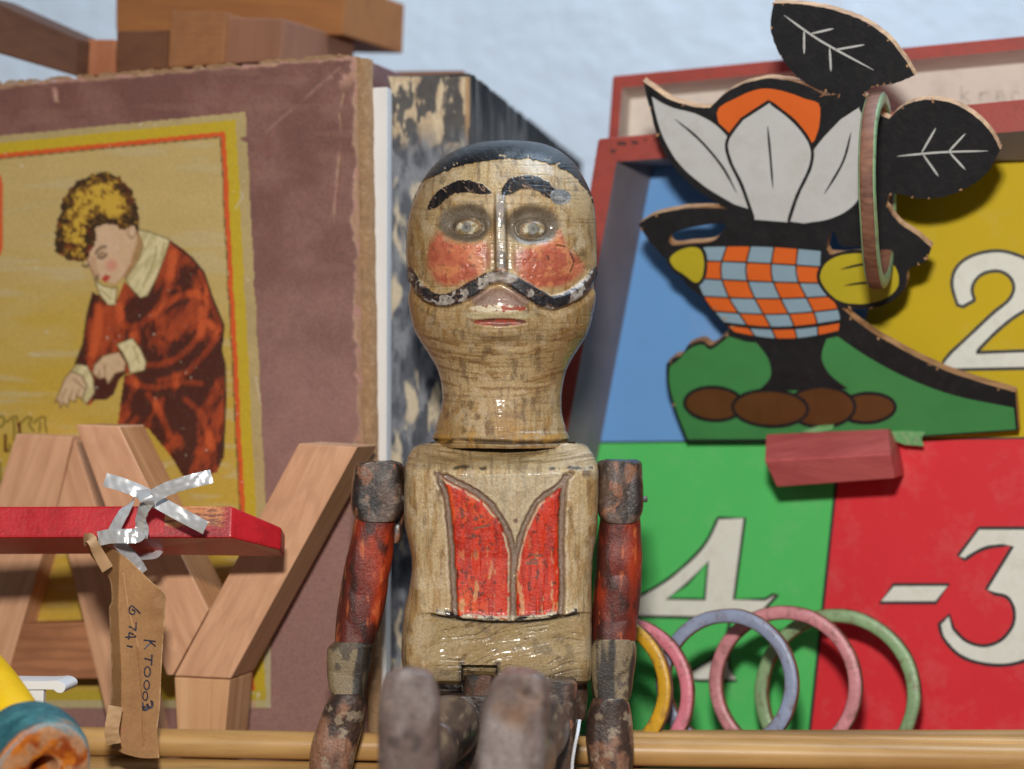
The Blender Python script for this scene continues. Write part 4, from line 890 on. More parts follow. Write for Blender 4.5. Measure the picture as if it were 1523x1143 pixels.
# ------------------------------------------------------------------ the jointed wooden doll
YA = 71.5
DOLL = thing('wooden_doll', 'old jointed wooden doll with painted moustache, red cheeks and red waistcoat, sitting upright', 'doll', P(748, 1200, 70.5) * np.array([1, 1, 0]))
wood_vc = vcol('crazed_cream_paint', .36, .55, 1500, .35, .5, .12, .15)
wood_vc.node_tree.nodes['Principled BSDF'].inputs['Coat Roughness'].default_value = .14
black_vc = vcol('worn_black_paint', .38, .3, 1300, .12, .35, .1, .15)
red_vc = vcol('worn_red_doll_paint', .36, .45, 1300, .15, .4, .1, .10)
cheek_vc = vcol('cheek_paint', .38, .25, 1100, .2, .4, .1, .06)
dark_vc = vcol('dark_handled_wood', .36, .45, 1100, .35, .5, .12, .2)
CREAM, OCHRE, GRIME, BARE = alb(188, 161, 118), alb(164, 126, 74), alb(86, 64, 44), alb(198, 176, 142)
def head():
    prof = [(209.5, 752, 752.6), (211, 735, 772), (215, 707, 801), (221, 688, 822), (230, 668, 838), (243, 650, 853), (259, 636, 864), (278, 624, 874), (300, 614, 882), (327, 607.5, 886), (364, 605, 887), (400, 606, 887), (443, 607.5, 885.5), (470, 611, 881), (495, 619, 874), (520, 633, 859), (545, 648, 844), (570, 656, 837), (595, 658, 835), (615, 654, 836), (635, 648.5, 841), (650, 644, 846), (658, 643, 848), (664, 648, 844)]
    p = cr(prof, 30, False)
    # resample by length so the crown is as fine as the cheeks
    ds = np.r_[0, np.cumsum(np.hypot(np.diff(p[:, 0]), np.diff(p[:, 2] - p[:, 1]) / 2))]; nr = 460; s = np.linspace(0, ds[-1], nr)
    y, L, R = [np.interp(s, ds, p[:, k]) for k in range(3)]; cx, r = (L + R) / 2, (R - L) / 2
    phi = np.concatenate([np.linspace(-104, 104, 430), np.linspace(107, 253, 50)]) * np.pi / 180; nc = len(phi)
    k = YA / F * .01
    Rr = r[:, None] * k; X = (cx[:, None] - CX) * k + Rr * np.sin(phi); Y = YA * .01 - Rr * np.cos(phi) * 1.0; Zz = CAMZ + (CY - y[:, None]) * k + 0 * phi
    V = np.stack([X, Y, Zz], -1).reshape(-1, 3); Q = gridfaces(nr, nc, True)
    nv = vnormals(V, Q); cen = V - np.stack([np.repeat((cx - CX) * k, nc), np.full(nr * nc, YA * .01), V[:, 2]], 1)
    if (nv * cen).sum(1).mean() < 0: Q = Q[:, ::-1].copy(); nv = -nv
    px, py = proj(V); front = (V[:, 1] < YA * .01); fr = front.astype(float)
    ph = np.tile(phi, nr); gx, gy = px, py
    jit = lambda a, f, s: a * (fbm(px * f, py * f, 0, s, 3) - .5)
    # paint zones (traced outlines, slightly ragged)
    jx, jy = px + jit(5, .12, 110), py + jit(5, .12, 111)
    capx = np.array([590, 606, 616, 629, 650, 676, 708, 747, 786, 826, 852, 873, 886, 900]); capy = np.array([330, 312, 293, 270, 259, 250, 241, 236, 236, 246, 260, 283, 312, 330])
    cap = (jy < np.interp(jx, capx, capy)) | (~front & (py < 420))
    browL = cr([(637, 312), (640, 298), (651, 284), (668, 273), (692, 268), (714, 272), (730, 287), (722, 290), (706, 288), (688, 285), (668, 292), (652, 306)], 5)
    browR = cr([(746, 291), (749, 276), (765, 263), (790, 260), (812, 269), (826, 282), (840, 296), (828, 298), (812, 292), (794, 282), (776, 281), (760, 289)], 5)
    cheekL = np.array([(650, 342), (662, 350), (684, 358), (704, 358), (722, 355), (731, 368), (731, 390), (720, 408), (697, 421), (668, 428), (648, 421), (637, 402), (635, 370)])
    cheekR = np.array([(834, 338), (846, 364), (872, 395), (860, 415), (838, 427), (812, 431), (786, 426), (766, 406), (760, 385), (768, 369), (798, 362), (822, 354)])
    ms = cr([(609, 404), (617, 420), (632, 435), (655, 446), (676, 443), (702, 430), (726, 415), (746, 411), (766, 421), (792, 437), (815, 449), (830, 448), (852, 438), (871, 423), (886, 404)], 6, False)
    dm = pdist(px, py, ms); mw = 8.5 + 2.2 * np.sin((px - 745) / 62.0 * 1.9) ** 2 - 3.0 * sstep(110, 140, np.abs(px - 747))
    bl, br = inpoly(jx, jy, browL) & front, inpoly(jx, jy, browR) & front
    ck = (inpoly(jx, jy, cr(cheekL, 4)) | inpoly(jx, jy, cr(cheekR, 4))) & front
    mu = (dm + jit(3, .15, 112) < mw) & front
    # carving: bumps along the surface normal, centimetres
    el = lambda x, y, a, b: np.hypot((px - x) / a, (py - y) / b)
    h = np.zeros(len(V))
    for x, yy in ((692, 331), (793, 334)):
        h -= .17 * sstep(1.15, .55, el(x, yy, 42, 30)); h += .09 * sstep(1.25, .5, el(x + 1, yy + 5, 22, 12) + .3 * (fbm(px * .07, py * .07, 0, 140, 3) - .5)) + .03 * (fbm(px * .14, py * .14, 0, 141, 3) - .5) * sstep(1.4, .9, el(x + 1, yy + 5, 22, 12)); h -= .03 * sstep(.25, 0, np.abs(el(x + 1, yy + 6, 24, 14) - 1.1))
    nx = 744 + (py - 300) * .015; h += .20 * sstep(9.5, 5.5, np.abs(px - nx)) * sstep(282, 300, py) * sstep(412, 402, py) * (0.75 + .25 * sstep(300, 400, py)); h -= .06 * sstep(10, 2, np.abs(np.abs(px - nx) - 13)) * sstep(300, 330, py) * sstep(410, 395, py)
    for x, yy in ((680, 388), (812, 390)): h += .10 * sstep(1.2, .2, el(x, yy, 52, 42))
    h += .13 * sstep(mw + 3, mw - 3, dm) * sstep(142, 112, np.abs(px - 747)); h -= .07 * sstep(9, 1, np.abs(dm - mw - 5)) * (py > np.interp(px, ms[:, 0], ms[:, 1]))
    h += .17 * sstep(1.35, .3, el(743, 468, 66, 34)); h -= .10 * sstep(1.15, .3, el(744, 477, 42, 6.5)); h += .05 * sstep(1.1, .3, el(744, 493, 46, 9)); h += .05 * sstep(1.1, .3, el(741, 462, 48, 8)); h -= .05 * sstep(1.2, .2, el(744, 512, 60, 12))
    h += .035 * (sstep(7, 2, np.abs(py - np.interp(px, capx, capy) + 9)) * 0) + .02 * (cap | bl | br)
    h -= .12 * sstep(5, 1, np.abs(py - 657 + 1.5 * np.sin(px * .03))) ; h -= .02 * sstep(4, 1, np.abs(py - 640))
    facet = fbm(px * .021, py * .021, ph, 113, 3); h += .06 * (facet - .5) + .012 * (fbm(px * .12, py * .12, ph * 6, 114, 3) - .5)
    scratches = sstep(.62, .72, fbm(px * .02 + 5, py * .35, 0, 115, 3)); h -= .006 * scratches
    # paint chips
    chip = fbm(px * .11, py * .11, ph * 3, 116, 4); chips = sstep(.60, .64, chip); h -= .018 * chips * (mu | bl | br | ck)
    V2 = V + nv * h[:, None] * .01
    # colours: cream paint worn over grained wood
    crack = np.abs(fbm(px * .16, py * .07, ph * 8, 117, 4) - .5); grain = fbm(px * .20 , py * .030 , ph * 4, 118, 4)
    arcs = fbm(px * .030, (py + .0016 * (px - 745) ** 2) * .26, 0, 119, 4); chinz = sstep(470, 520, py) * sstep(640, 560, py)
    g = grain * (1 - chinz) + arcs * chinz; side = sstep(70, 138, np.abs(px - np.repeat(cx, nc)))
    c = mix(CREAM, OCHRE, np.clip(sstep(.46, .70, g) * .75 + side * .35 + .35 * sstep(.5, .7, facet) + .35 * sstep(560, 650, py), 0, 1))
    c = mix(c, GRIME, sstep(.56, .72, fbm(px * .09, py * .05, ph * 5, 120, 5)) * .55); c = mix(c, GRIME, sstep(.035, .008, crack) * .38 * (.5 + .5 * chinz)); c = mix(c, GRIME, sstep(.56, .70, arcs) * chinz * .34); c = mix(c, GRIME, sstep(.64, .74, fbm(px * .30, py * .055, ph * 9, 142, 4)) * .32); c = mix(c, BARE, sstep(.58, .70, fbm(px * .05, py * .05, ph * 3, 121, 4)) * .55)
    c = mix(c, GRIME * .8, scratches * .25)
    c = mix(c, GRIME * .6, sstep(6, 2, np.abs(py - 657 + 1.5 * np.sin(px * .03))) * .9 * sstep(.3, .5, fbm(px * .04, py * .1, 0, 122))); c = mix(c, alb(190, 140, 60), sstep(.55, .66, fbm(px * .06, py * .1, 0, 123)) * sstep(630, 642, py) * .6)
    for x, yy in ((692, 331), (793, 334)):
        c = mix(c, mix(alb(108, 94, 76), alb(78, 68, 58), fbm(px * .1, py * .1, 0, 124, 4)), sstep(1.15, .85, el(x, yy, 41, 29) + .25 * (facet - .5)) * .92)
    eyeL = (el(694, 337, 20, 11.5) + .9 * (chip - .5) < 1) & front; eyeR = (el(794, 340, 20, 12) + .9 * (chip - .5) < 1) & front; eye = eyeL | eyeR
    ec = mix(alb(150, 132, 92), alb(206, 194, 168), sstep(.42, .6, fbm(px * .14, py * .14, 0, 125, 3)))
    for x, yy in ((692, 338), (795, 341)):
        ec = mix(ec, mix(alb(96, 96, 96), alb(140, 138, 132), chip), sstep(1.2, .7, el(x, yy, 9, 9) + 1.2 * (chip - .5)) * .85); ec = mix(ec, alb(52, 46, 42), sstep(.3, .05, np.abs(el(x, yy, 9, 9) + 1.2 * (chip - .5) - 1)) * .55 * sstep(.4, .55, grain)); ec = mix(ec, alb(40, 36, 34), sstep(4, 1.5, np.hypot(px - x + 1, py - yy + 1)) * .5); ec = mix(ec, alb(120, 84, 52), sstep(.3, .05, np.abs(el(x + 1, yy, 22, 13) - .95)) * .8)
    c = np.where(eye[:, None], ec, c)
    nose = (np.abs(px - nx) < 6.5) & (py > 290) & (py < 404) & front
    nc_ = mix(alb(184, 168, 142), alb(150, 138, 128), sstep(.45, .6, fbm(px * .1, py * .04, 0, 126, 4))); nc_ = mix(nc_, alb(96, 88, 82), sstep(.58, .68, fbm(px * .2, py * .06, 0, 127, 3)) * .8); nc_ = mix(nc_, alb(196, 120, 50), sstep(398, 402, py) * .8)
    c = np.where(nose[:, None], nc_, c); c = mix(c, GRIME * .7, sstep(4, 1, np.abs(np.abs(px - nx) - 9)) * sstep(300, 320, py) * (py < 404) * fr * .55)
    c = mix(c, alb(214, 206, 194), sstep(14, 6, el(745, 300, 1.6, 1)) * sstep(.5, .62, chip) * fr)
    cc = mix(alb(198, 110, 80), alb(172, 84, 64), sstep(.35, .65, fbm(px * .05, py * .05, 0, 128, 5))); cc = mix(cc, alb(208, 132, 88), sstep(.55, .7, fbm(px * .07 + 3, py * .07, 0, 129, 4)) * .8); cc = mix(cc, alb(120, 80, 60), sstep(.68, .78, fbm(px * .2, py * .2, 0, 130, 3)) * .7); cc = mix(cc, alb(150, 120, 110), sstep(14, 2, np.minimum(np.abs(px - 726), np.abs(px - 766))) * .45)
    for ln in ([(846, 374), (852, 390), (846, 404)], [(826, 364), (838, 366)], [(812, 380), (814, 386)]): cc = mix(cc, alb(60, 34, 24), sstep(1.8, .8, pdist(px, py, ln)) * .8)
    ce = np.minimum(pdist(px, py, cr(cheekL, 4), True), pdist(px, py, cr(cheekR, 4), True)); cc = mix(c, cc, .25 + .70 * sstep(0, 9, ce + 5 * (fbm(px * .09, py * .09, 0, 143, 3) - .5)))
    c = np.where(ck[:, None], cc, c)
    # muzzle and lips
    c = mix(c, mix(alb(150, 112, 100), alb(124, 108, 104), fbm(px * .07, py * .07, 0, 131)), sstep(1.1, .85, el(744, 444, 46, 16)) * (py > np.interp(px, ms[:, 0], ms[:, 1])) * fr * .8)
    lipz = ((el(741, 457, 42, 4.5 + 3 * (chip - .4)) < 1) | (el(744, 477, 38, 5.5) < 1)) & front & ~mu
    lc = mix(alb(158, 70, 52), alb(134, 84, 70), sstep(.45, .6, fbm(px * .08, py * .12, 0, 132, 4))); lc = mix(lc, alb(112, 70, 58), sstep(468, 474, py) * sstep(.4, .6, chip)); lc = mix(lc, alb(214, 200, 170), sstep(.56, .62, fbm(px * .10, py * .14, 0, 133, 3)) * (py < 466) * .9)
    c = mix(c, alb(204, 190, 152), sstep(1.05, .75, el(741, 467, 54, 8)) * .7 * fr)
    c = np.where(lipz[:, None], lc, c)
    bc = mix(alb(26, 22, 22), alb(58, 46, 40), sstep(.4, .7, grain))
    c = np.where(cap[:, None], mix(alb(18, 16, 17), alb(50, 44, 42), sstep(.52, .75, fbm(px * .03, py * .16 + .002 * (px - 750) ** 2, ph, 134, 4))), c)  # soft highlight streaks painted grey-brown into the black cap
    c = mix(c, alb(196, 170, 130), (sstep(.70, .74, fbm(px * .16, py * .16, 0, 135, 3)) * cap * sstep(12, 3, np.abs(py - np.interp(px, capx, capy)))) * .9)
    c = np.where((bl | br)[:, None], mix(bc, alb(150, 120, 96), sstep(.69, .73, fbm((px + py) * .07, (px - py) * .22, 0, 136, 3)) * .8), c)
    mc = mix(alb(24, 24, 28), alb(56, 52, 54), grain); gz = np.maximum(sstep(1.1, .8, el(746, 413, 24, 9)), .0)
    mch = sstep(.585, .605, fbm(px * .085, py * .085, 0, 137, 4) + .05 * sstep(0, 8, py - np.interp(px, ms[:, 0], ms[:, 1])) - .03)
    mc = mix(mc, mix(alb(176, 166, 156), alb(146, 134, 124), sstep(.4, .6, fbm(px * .2, py * .2, 0, 138, 3))), np.maximum(mch, gz) * .95); mc = mix(mc, alb(170, 120, 86), sstep(.02, .005, np.abs(fbm(px * .085, py * .085, 0, 137, 4) - .51)) * .5)
    c = np.where(mu[:, None], mc, c)
    patch = (el(834, 292, 16 + 6 * (chip - .5), 12 + 6 * (facet - .5)) < 1) & front; c = np.where(patch[:, None], mix(alb(150, 146, 140), alb(112, 110, 108), sstep(.4, .6, fbm(px * .15, py * .15, 0, 139, 3))), c)
    zone = np.zeros(len(V), int); zone[nose] = 8; zone[eyeL] = 5; zone[eyeR] = 6; zone[lipz] = 7; zone[ck & (px < 745)] = 9; zone[ck & (px >= 745)] = 10; zone[cap] = 1; zone[bl] = 2; zone[br] = 3; zone[mu] = 4
    split(V2, Q, zone, [(0, 'head', DOLL, wood_vc), (1, 'hair', 0, black_vc), (2, 'eyebrow', 0, black_vc), (3, 'eyebrow', 0, black_vc), (4, 'moustache', 0, black_vc), (5, 'eye', 0, wood_vc), (6, 'eye', 0, wood_vc), (7, 'lips', 0, cheek_vc), (8, 'nose', 0, wood_vc), (9, 'cheek', 0, cheek_vc), (10, 'cheek', 0, cheek_vc)], c)
head()

def sloft(rows, nc, nr, n_exp, Yc, depth, frac_front=.62):
    """loft of rounded-rectangle sections: rows (py, left px, right px[, exponent]); depth(py)->half depth cm"""
    p = cr(rows, 16, False); s = np.r_[0, np.cumsum(np.hypot(np.diff(p[:, 0]), np.diff(p[:, 2] - p[:, 1]) * .5))]; t = np.linspace(0, s[-1], nr)
    y, L, R = [np.interp(t, s, p[:, k]) for k in range(3)]
    th = np.linspace(-np.pi, np.pi, 4001); sx = np.sign(np.sin(th)) * np.abs(np.sin(th)) ** (2 / n_exp); sy = np.sign(np.cos(th)) * np.abs(np.cos(th)) ** (2 / n_exp)
    w = np.where(sy > -.2, 1.0, .22); q = np.r_[0, np.cumsum(np.hypot(np.diff(sx), np.diff(sy)) * w[1:])]; tt = np.linspace(0, q[-1], nc, endpoint=False)
    sx, sy = np.interp(tt, q, sx), np.interp(tt, q, sy)
    Yv = Yc(y) if callable(Yc) else np.full(nr, Yc); D_ = np.array(depth(y)) if callable(depth) else np.full(nr, depth)
    k = Yv / F * .01; X = ((L + R) / 2 - CX)[:, None] * k[:, None] + ((R - L) / 2)[:, None] * k[:, None] * sx; Y = Yv[:, None] * .01 - D_[:, None] * .01 * sy; Zz = CAMZ + (CY - y)[:, None] * k[:, None] + 0 * sx
    V = np.stack([X, Y, Zz], -1).reshape(-1, 3); Q = gridfaces(nr, nc, True); nv = vnormals(V, Q)
    cen = V - np.repeat(np.stack([((L + R) / 2 - CX) * k, Yv * .01, Zz[:, 0]], 1), nc, 0)
    if (nv * cen).sum(1).mean() < 0: Q = Q[:, ::-1].copy(); nv = -nv
    # close both ends with a fan ring
    V = np.concatenate([V, V[:nc].mean(0)[None], V[-nc:].mean(0)[None]]); nv = np.concatenate([nv, [[0, 0, 1.0]], [[0, 0, -1.0]]]); a = np.arange(nc); b = (a + 1) % nc; m = len(V)
    capT = np.stack([a, b, np.full(nc, m - 2), np.full(nc, m - 2)], 1); capB = np.stack([b + (nr - 1) * nc, a + (nr - 1) * nc, np.full(nc, m - 1), np.full(nc, m - 1)], 1)
    return V, Q, nv, (capT, capB), nc
def caps(name, V, cp, mats, parent, col): pass
def torso():
    rows = [(658, 640, 856), (661, 624, 868), (665, 616, 874), (674, 610, 880), (688, 606, 886), (694, 604.5, 887), (702, 604, 887.5), (740, 603, 887), (780, 604, 885), (815, 608, 881), (835, 610, 879), (860, 608, 878), (900, 603, 878), (950, 600, 878), (980, 601, 879), (994, 606, 879), (1003, 616, 877), (1010, 640, 868)]
    dep = lambda y: np.interp(y, [655, 661, 675, 688, 694, 700, 720, 820, 900, 1000, 1010], [.9, 1.05, 1.62, 2.30, 2.58, 2.64, 2.64, 2.5, 2.55, 2.5, 2.2])
    V, Q, nv, cps, nc = sloft(rows, 620, 400, 6.5, YA, dep)
    px, py = proj(V); front = V[:, 1] < (YA - 1.2) * .01; ff = front.astype(float)
    jit = lambda a, f, s: a * (fbm(px * f, py * f, 0, s, 3) - .5)
    gl = cr([(650, 702), (655, 715), (663, 737), (670, 794), (674, 862), (677, 919)], 6, False); gv = cr([(662, 708), (685, 720), (715, 737), (738, 760), (754, 789), (763, 822), (764, 862), (763, 920)], 6, False)
    gw = cr([(850, 702), (833, 721), (804, 741), (788, 764), (776, 794), (768, 822), (765, 850)], 6, False); gr = cr([(843, 708), (838, 736), (835, 794), (836, 862), (834, 914)], 6, False)
    jx, jy = px + jit(3.5, .1, 150), py + jit(3.5, .1, 151)
    dl, dv, dw, dr = [pdist(jx, jy, g_) for g_ in (gl, gv, gw, gr)]; bot = np.interp(px, [640, 680, 720, 762, 810, 862], [912, 919, 923, 924, 920, 911])
    inv = (py < bot) & front
    G_ = lambda d, w: sstep(w, w * .35, d)
    groove = np.maximum.reduce([G_(dl, 6.5), G_(dv, 6.5), G_(dw, 5.5), G_(dr, 6.5)]) * inv
    h = -.15 * groove
    pL = np.concatenate([gl, gv[::-1]]); pR = np.concatenate([gw, gv[gv[:, 1] > 852], gr[::-1]])
    inL, inR = inpoly(jx, jy, pL) & inv, inpoly(jx, jy, pR) & inv
    shirt = inpoly(px, py, np.concatenate([gv[gv[:, 1] < 830], gw[::-1]])) & front
    h += .05 * shirt * sstep(10, 30, np.minimum(dv, dw)) + .03 * (inL | inR) * sstep(0, 14, np.minimum.reduce([dl, dv, dw, dr]))
    h -= .22 * sstep(bot - 1.5, bot + 2.0, py) * ff * sstep(618, 662, px) * sstep(884, 846, px) * (1 - .55 * sstep(935, 1000, py)) ; h += .05 * sstep(bot - 14, bot - 2, py) * (py < bot + .5) * ff * ((px > 650) & (px < 860))
    h -= .10 * sstep(20, 3, np.abs(px - 603)) * sstep(760, 830, py) * sstep(930, 850, py)
    sx = px + 8 * (fbm(px * .01, py * .01, 0, 152, 2) - .5)
    grain = fbm(px * .17, py * .018, 0, 153, 4); low = sstep(bot, bot + 4, py) * ff * sstep(608, 660, px + 14 * (fbm(px * .03, py * .05, 0, 177, 3) - .5)) * sstep(886, 846, px + 14 * (fbm(px * .03, py * .05, 0, 178, 3) - .5)); topf = sstep(696, 686, py)
    diag = fbm((px * .25 + py * .97) * .085 + 1.2 * fbm(px * .012, py * .012, 0, 154, 3), (px * .97 - py * .25) * .011, 0, 155, 4)
    topg = fbm(px * .018, (py + .0009 * (px - 745) ** 2) * .34, 0, 156, 4)
    g = grain * (1 - low) * (1 - topf) + diag * low + topg * topf
    h += .022 * (g - .5) * 2 + .05 * (fbm(px * .016, py * .016, 0, 157, 3) - .5) + .012 * (fbm(px * .15, py * .10, 0, 158, 3) - .5)
    lines = np.abs(np.sin((px * .22 + py * .95) * .30 + 11 * fbm(px * .010, py * .022, 0, 159, 4))) + .5 * sstep(.42, .6, fbm(px * .03, py * .06, 0, 174, 3)) + .3 * (fbm(px * .2, py * .2, 0, 175, 3) - .5); h -= .03 * sstep(.35, .0, lines) * low
    notch = ((np.abs(px - 713 - 0 * py) < 26) & (py > 990) & front); h -= .3 * notch
    chip = fbm(px * .1, py * .1, 0, 160, 4)
    V2 = V + nv * h[:, None] * .01
    c = mix(CREAM, OCHRE, np.clip(sstep(.42, .66, g) * .8, 0, 1)); c = mix(c, GRIME, sstep(.58, .72, fbm(px * .16, py * .03, 0, 161, 4)) * .42 * (1 - low)); c = mix(c, GRIME * .8, sstep(.66, .74, fbm(px * .3, py * .06, 0, 176, 3)) * .3 * (1 - low)); c = mix(c, BARE, sstep(.56, .7, fbm(px * .05, py * .03, 0, 162, 4)) * .6)
    c = mix(c, alb(146, 122, 74), low * .65); c = mix(c, GRIME, low * sstep(.5, .05, lines) * .5); c = mix(c, GRIME, sstep(.6, .72, fbm(px * .06, py * .06, 0, 163, 4)) * .45 * low)
    c = mix(c, alb(190, 160, 110), topf * .5 * sstep(.35, .6, topg)); c = mix(c, OCHRE * .8, topf * sstep(.06, .0, np.abs(topg - .5)) * .6); c = mix(c, GRIME, topf * sstep(.55, .64, topg) * .5)
    c = mix(c, alb(206, 196, 172), shirt * .35)
    gc = mix(alb(112, 92, 84), alb(140, 116, 100), fbm(px * .05, py * .05, 0, 164)); c = mix(c, gc, groove * .9)
    rim = np.maximum.reduce([sstep(3.2, 1.0, np.abs(dl - 7.5)) * (jx < np.interp(jy, gl[:, 1], gl[:, 0])), sstep(2.6, .8, np.abs(dv - 6.5)) * inL, sstep(2.6, .8, np.abs(dw - 6)) * inR, sstep(3, 1, np.abs(dr - 7.5)) * (jx > np.interp(jy, gr[:, 1], gr[:, 0]))]) * inv
    rc = mix(alb(204, 48, 8), alb(176, 36, 8), sstep(.38, .62, fbm(px * .18, py * .02, 0, 165, 4))); rc = mix(rc, alb(222, 84, 26), sstep(.52, .68, fbm(px * .06, py * .03, 0, 166, 4)) * .7); rc = mix(rc, alb(96, 40, 26), sstep(.64, .70, fbm(px * .16, py * .12, 0, 167, 4)) * .8); rc = mix(rc, alb(206, 150, 100), sstep(.66, .70, fbm(px * .14, py * .04, 0, 168, 3)) * .8 * sstep(760, 900, py))
    panel = (inL | inR) & (np.minimum.reduce([dl, dv, dw, dr]) > 4.0) & (py < bot - 2)
    c = np.where(panel[:, None], rc, c); c = mix(c, mix(alb(210, 194, 160), alb(190, 160, 130), chip), rim * .85 * sstep(.38, .5, fbm(px * .06, py * .06, 0, 169)))
    for ln in ([(791, 824), (803, 826)], [(784, 836), (798, 838), (796, 830), (784, 838)], [(706, 786), (728, 780)]): c = mix(c, alb(120, 80, 60), sstep(2.4, 1, pdist(px, py, ln)) * .9)
    for x, y in ((708, 771), (705, 796), (767, 774)): c = mix(c, alb(90, 50, 40), sstep(4.5, 2.5, np.hypot(px - x, py - y)) * .8)
    lip = sstep(7, 2, np.abs(py - bot + 4)) * ((px > 648) & (px < 858)) * ff; lc = mix(alb(44, 34, 32), alb(190, 176, 150), sstep(.48, .56, fbm(px * .07, py * .12, 0, 170, 4))); c = mix(c, lc, lip * sstep(.38, .46, fbm(px * .05, py * .1, 0, 171, 3)))
    c = mix(c, alb(40, 34, 30), sstep(4, 1.0, np.abs(py - 696 - 9 * (fbm(px * .035, .5, 0, 173, 3) - .5))) * sstep(.50, .62, fbm(px * .075, py * .075, 0, 172, 3)) * ff * .85)
    c = mix(c, alb(36, 32, 30), sstep(4, 1, np.abs(py - bot - 3)) * ff * ((px > 640) & (px < 866)) * .7); c = mix(c, alb(40, 34, 28), np.maximum(sstep(8, 0, np.abs(np.abs(px - 713) - 27)), 0) * (py > 984) * ff * .8 + notch * .1)  # shadow under the waistcoat ledge painted in as a dark strip
    c = mix(c, GRIME * .5, sstep(985, 1006, py) * .5); c = mix(c, GRIME, sstep(10, 2, np.hypot(px - 872, py - 703)) * .8)
    c = np.clip(c, 0, 1); z = np.zeros(len(V), int); z[panel & inL] = 1; z[panel & inR] = 2
    Qa = np.concatenate([Q, cps[0], cps[1]])
    tri = Qa[Qa[:, 2] != Qa[:, 3]]
    split(V2, tri, z, [(0, 'torso', DOLL, wood_vc), (1, 'waistcoat_panel', 0, red_vc), (2, 'waistcoat_panel', 0, red_vc)], c)
torso()

def limb(name, rows, Yc, depth, mat, parent, colf, n_exp=2.6, nc=150, nr=130, hf=None):
    V, Q, nv, cps, _ = sloft(rows, nc, nr, n_exp, Yc, depth); px, py = proj(V); ph = np.arctan2(V[:, 0] - V[:, 0].mean(), V[:, 1] - V[:, 1].mean())
    h = .11 * (np.abs(fbm(V[:, 0] * 130, V[:, 1] * 130, V[:, 2] * 70, 180, 2) - .5) * 2 - .3) + .015 * (fbm(V[:, 0] * 700, V[:, 1] * 700, V[:, 2] * 300, 181, 3) - .5)
    if hf is not None: h = h + hf(px, py)
    V = V + nv * h[:, None] * .01; c = colf(px, py, V)
    T_ = np.concatenate([np.concatenate([Q[:, :3], Q[:, [0, 2, 3]]]), cps[0][:, :3], cps[1][:, :3]])
    return mk(name, V, T_, mat, parent, True, np.clip(c, 0, 1))
def nz(V, s, sd, st=(1, 1, 1), o=4): return fbm(V[:, 0] * s * st[0], V[:, 1] * s * st[1], V[:, 2] * s * st[2], sd, o)
def c_dark(px, py, V):
    c = mix(alb(54, 42, 37), alb(90, 68, 56), sstep(.38, .62, nz(V, 220, 190, (1, 1, .5)))); c = mix(c, alb(36, 30, 28), sstep(.54, .66, nz(V, 150, 191)) * .8); c = mix(c, alb(150, 98, 70), sstep(.60, .68, nz(V, 260, 192, (1, 1, .6))) * .7); return mix(c, alb(132, 118, 104), sstep(.62, .7, nz(V, 420, 193)) * .45)
def c_hand(px, py, V):
    c = mix(alb(108, 78, 64), alb(146, 104, 82), sstep(.38, .62, nz(V, 170, 194, (1, 1, .6)))); c = mix(c, alb(46, 38, 36), sstep(.50, .60, nz(V, 130, 195, (1, 1, .7))) * .85); return mix(c, alb(166, 148, 124), sstep(.62, .68, nz(V, 240, 196)) * .6)
def c_red(px, py, V):
    c = mix(alb(170, 58, 28), alb(108, 40, 28), sstep(.34, .58, nz(V, 160, 197, (1, 1, .35)))); c = mix(c, alb(44, 30, 27), sstep(.45, .60, nz(V, 190, 198, (1, 1, .45), 5)) * .85); c = mix(c, alb(70, 34, 28), sstep(.35, .75, nz(V, 60, 199)) * .45); return mix(c, alb(210, 110, 60), sstep(.64, .72, nz(V, 500, 200, (1, 1, .3))) * .5)
def c_cuff(px, py, V):
    s = nz(V, 130, 201, (1.4, 1.4, .25)); c = mix(alb(56, 50, 44), alb(136, 118, 90), sstep(.45, .57, s)); c = mix(c, alb(180, 118, 78), sstep(.60, .66, nz(V, 150, 202, (1, 1, .35))) * .9); return mix(c, alb(58, 48, 40), sstep(.55, .64, nz(V, 330, 203)) * .7)
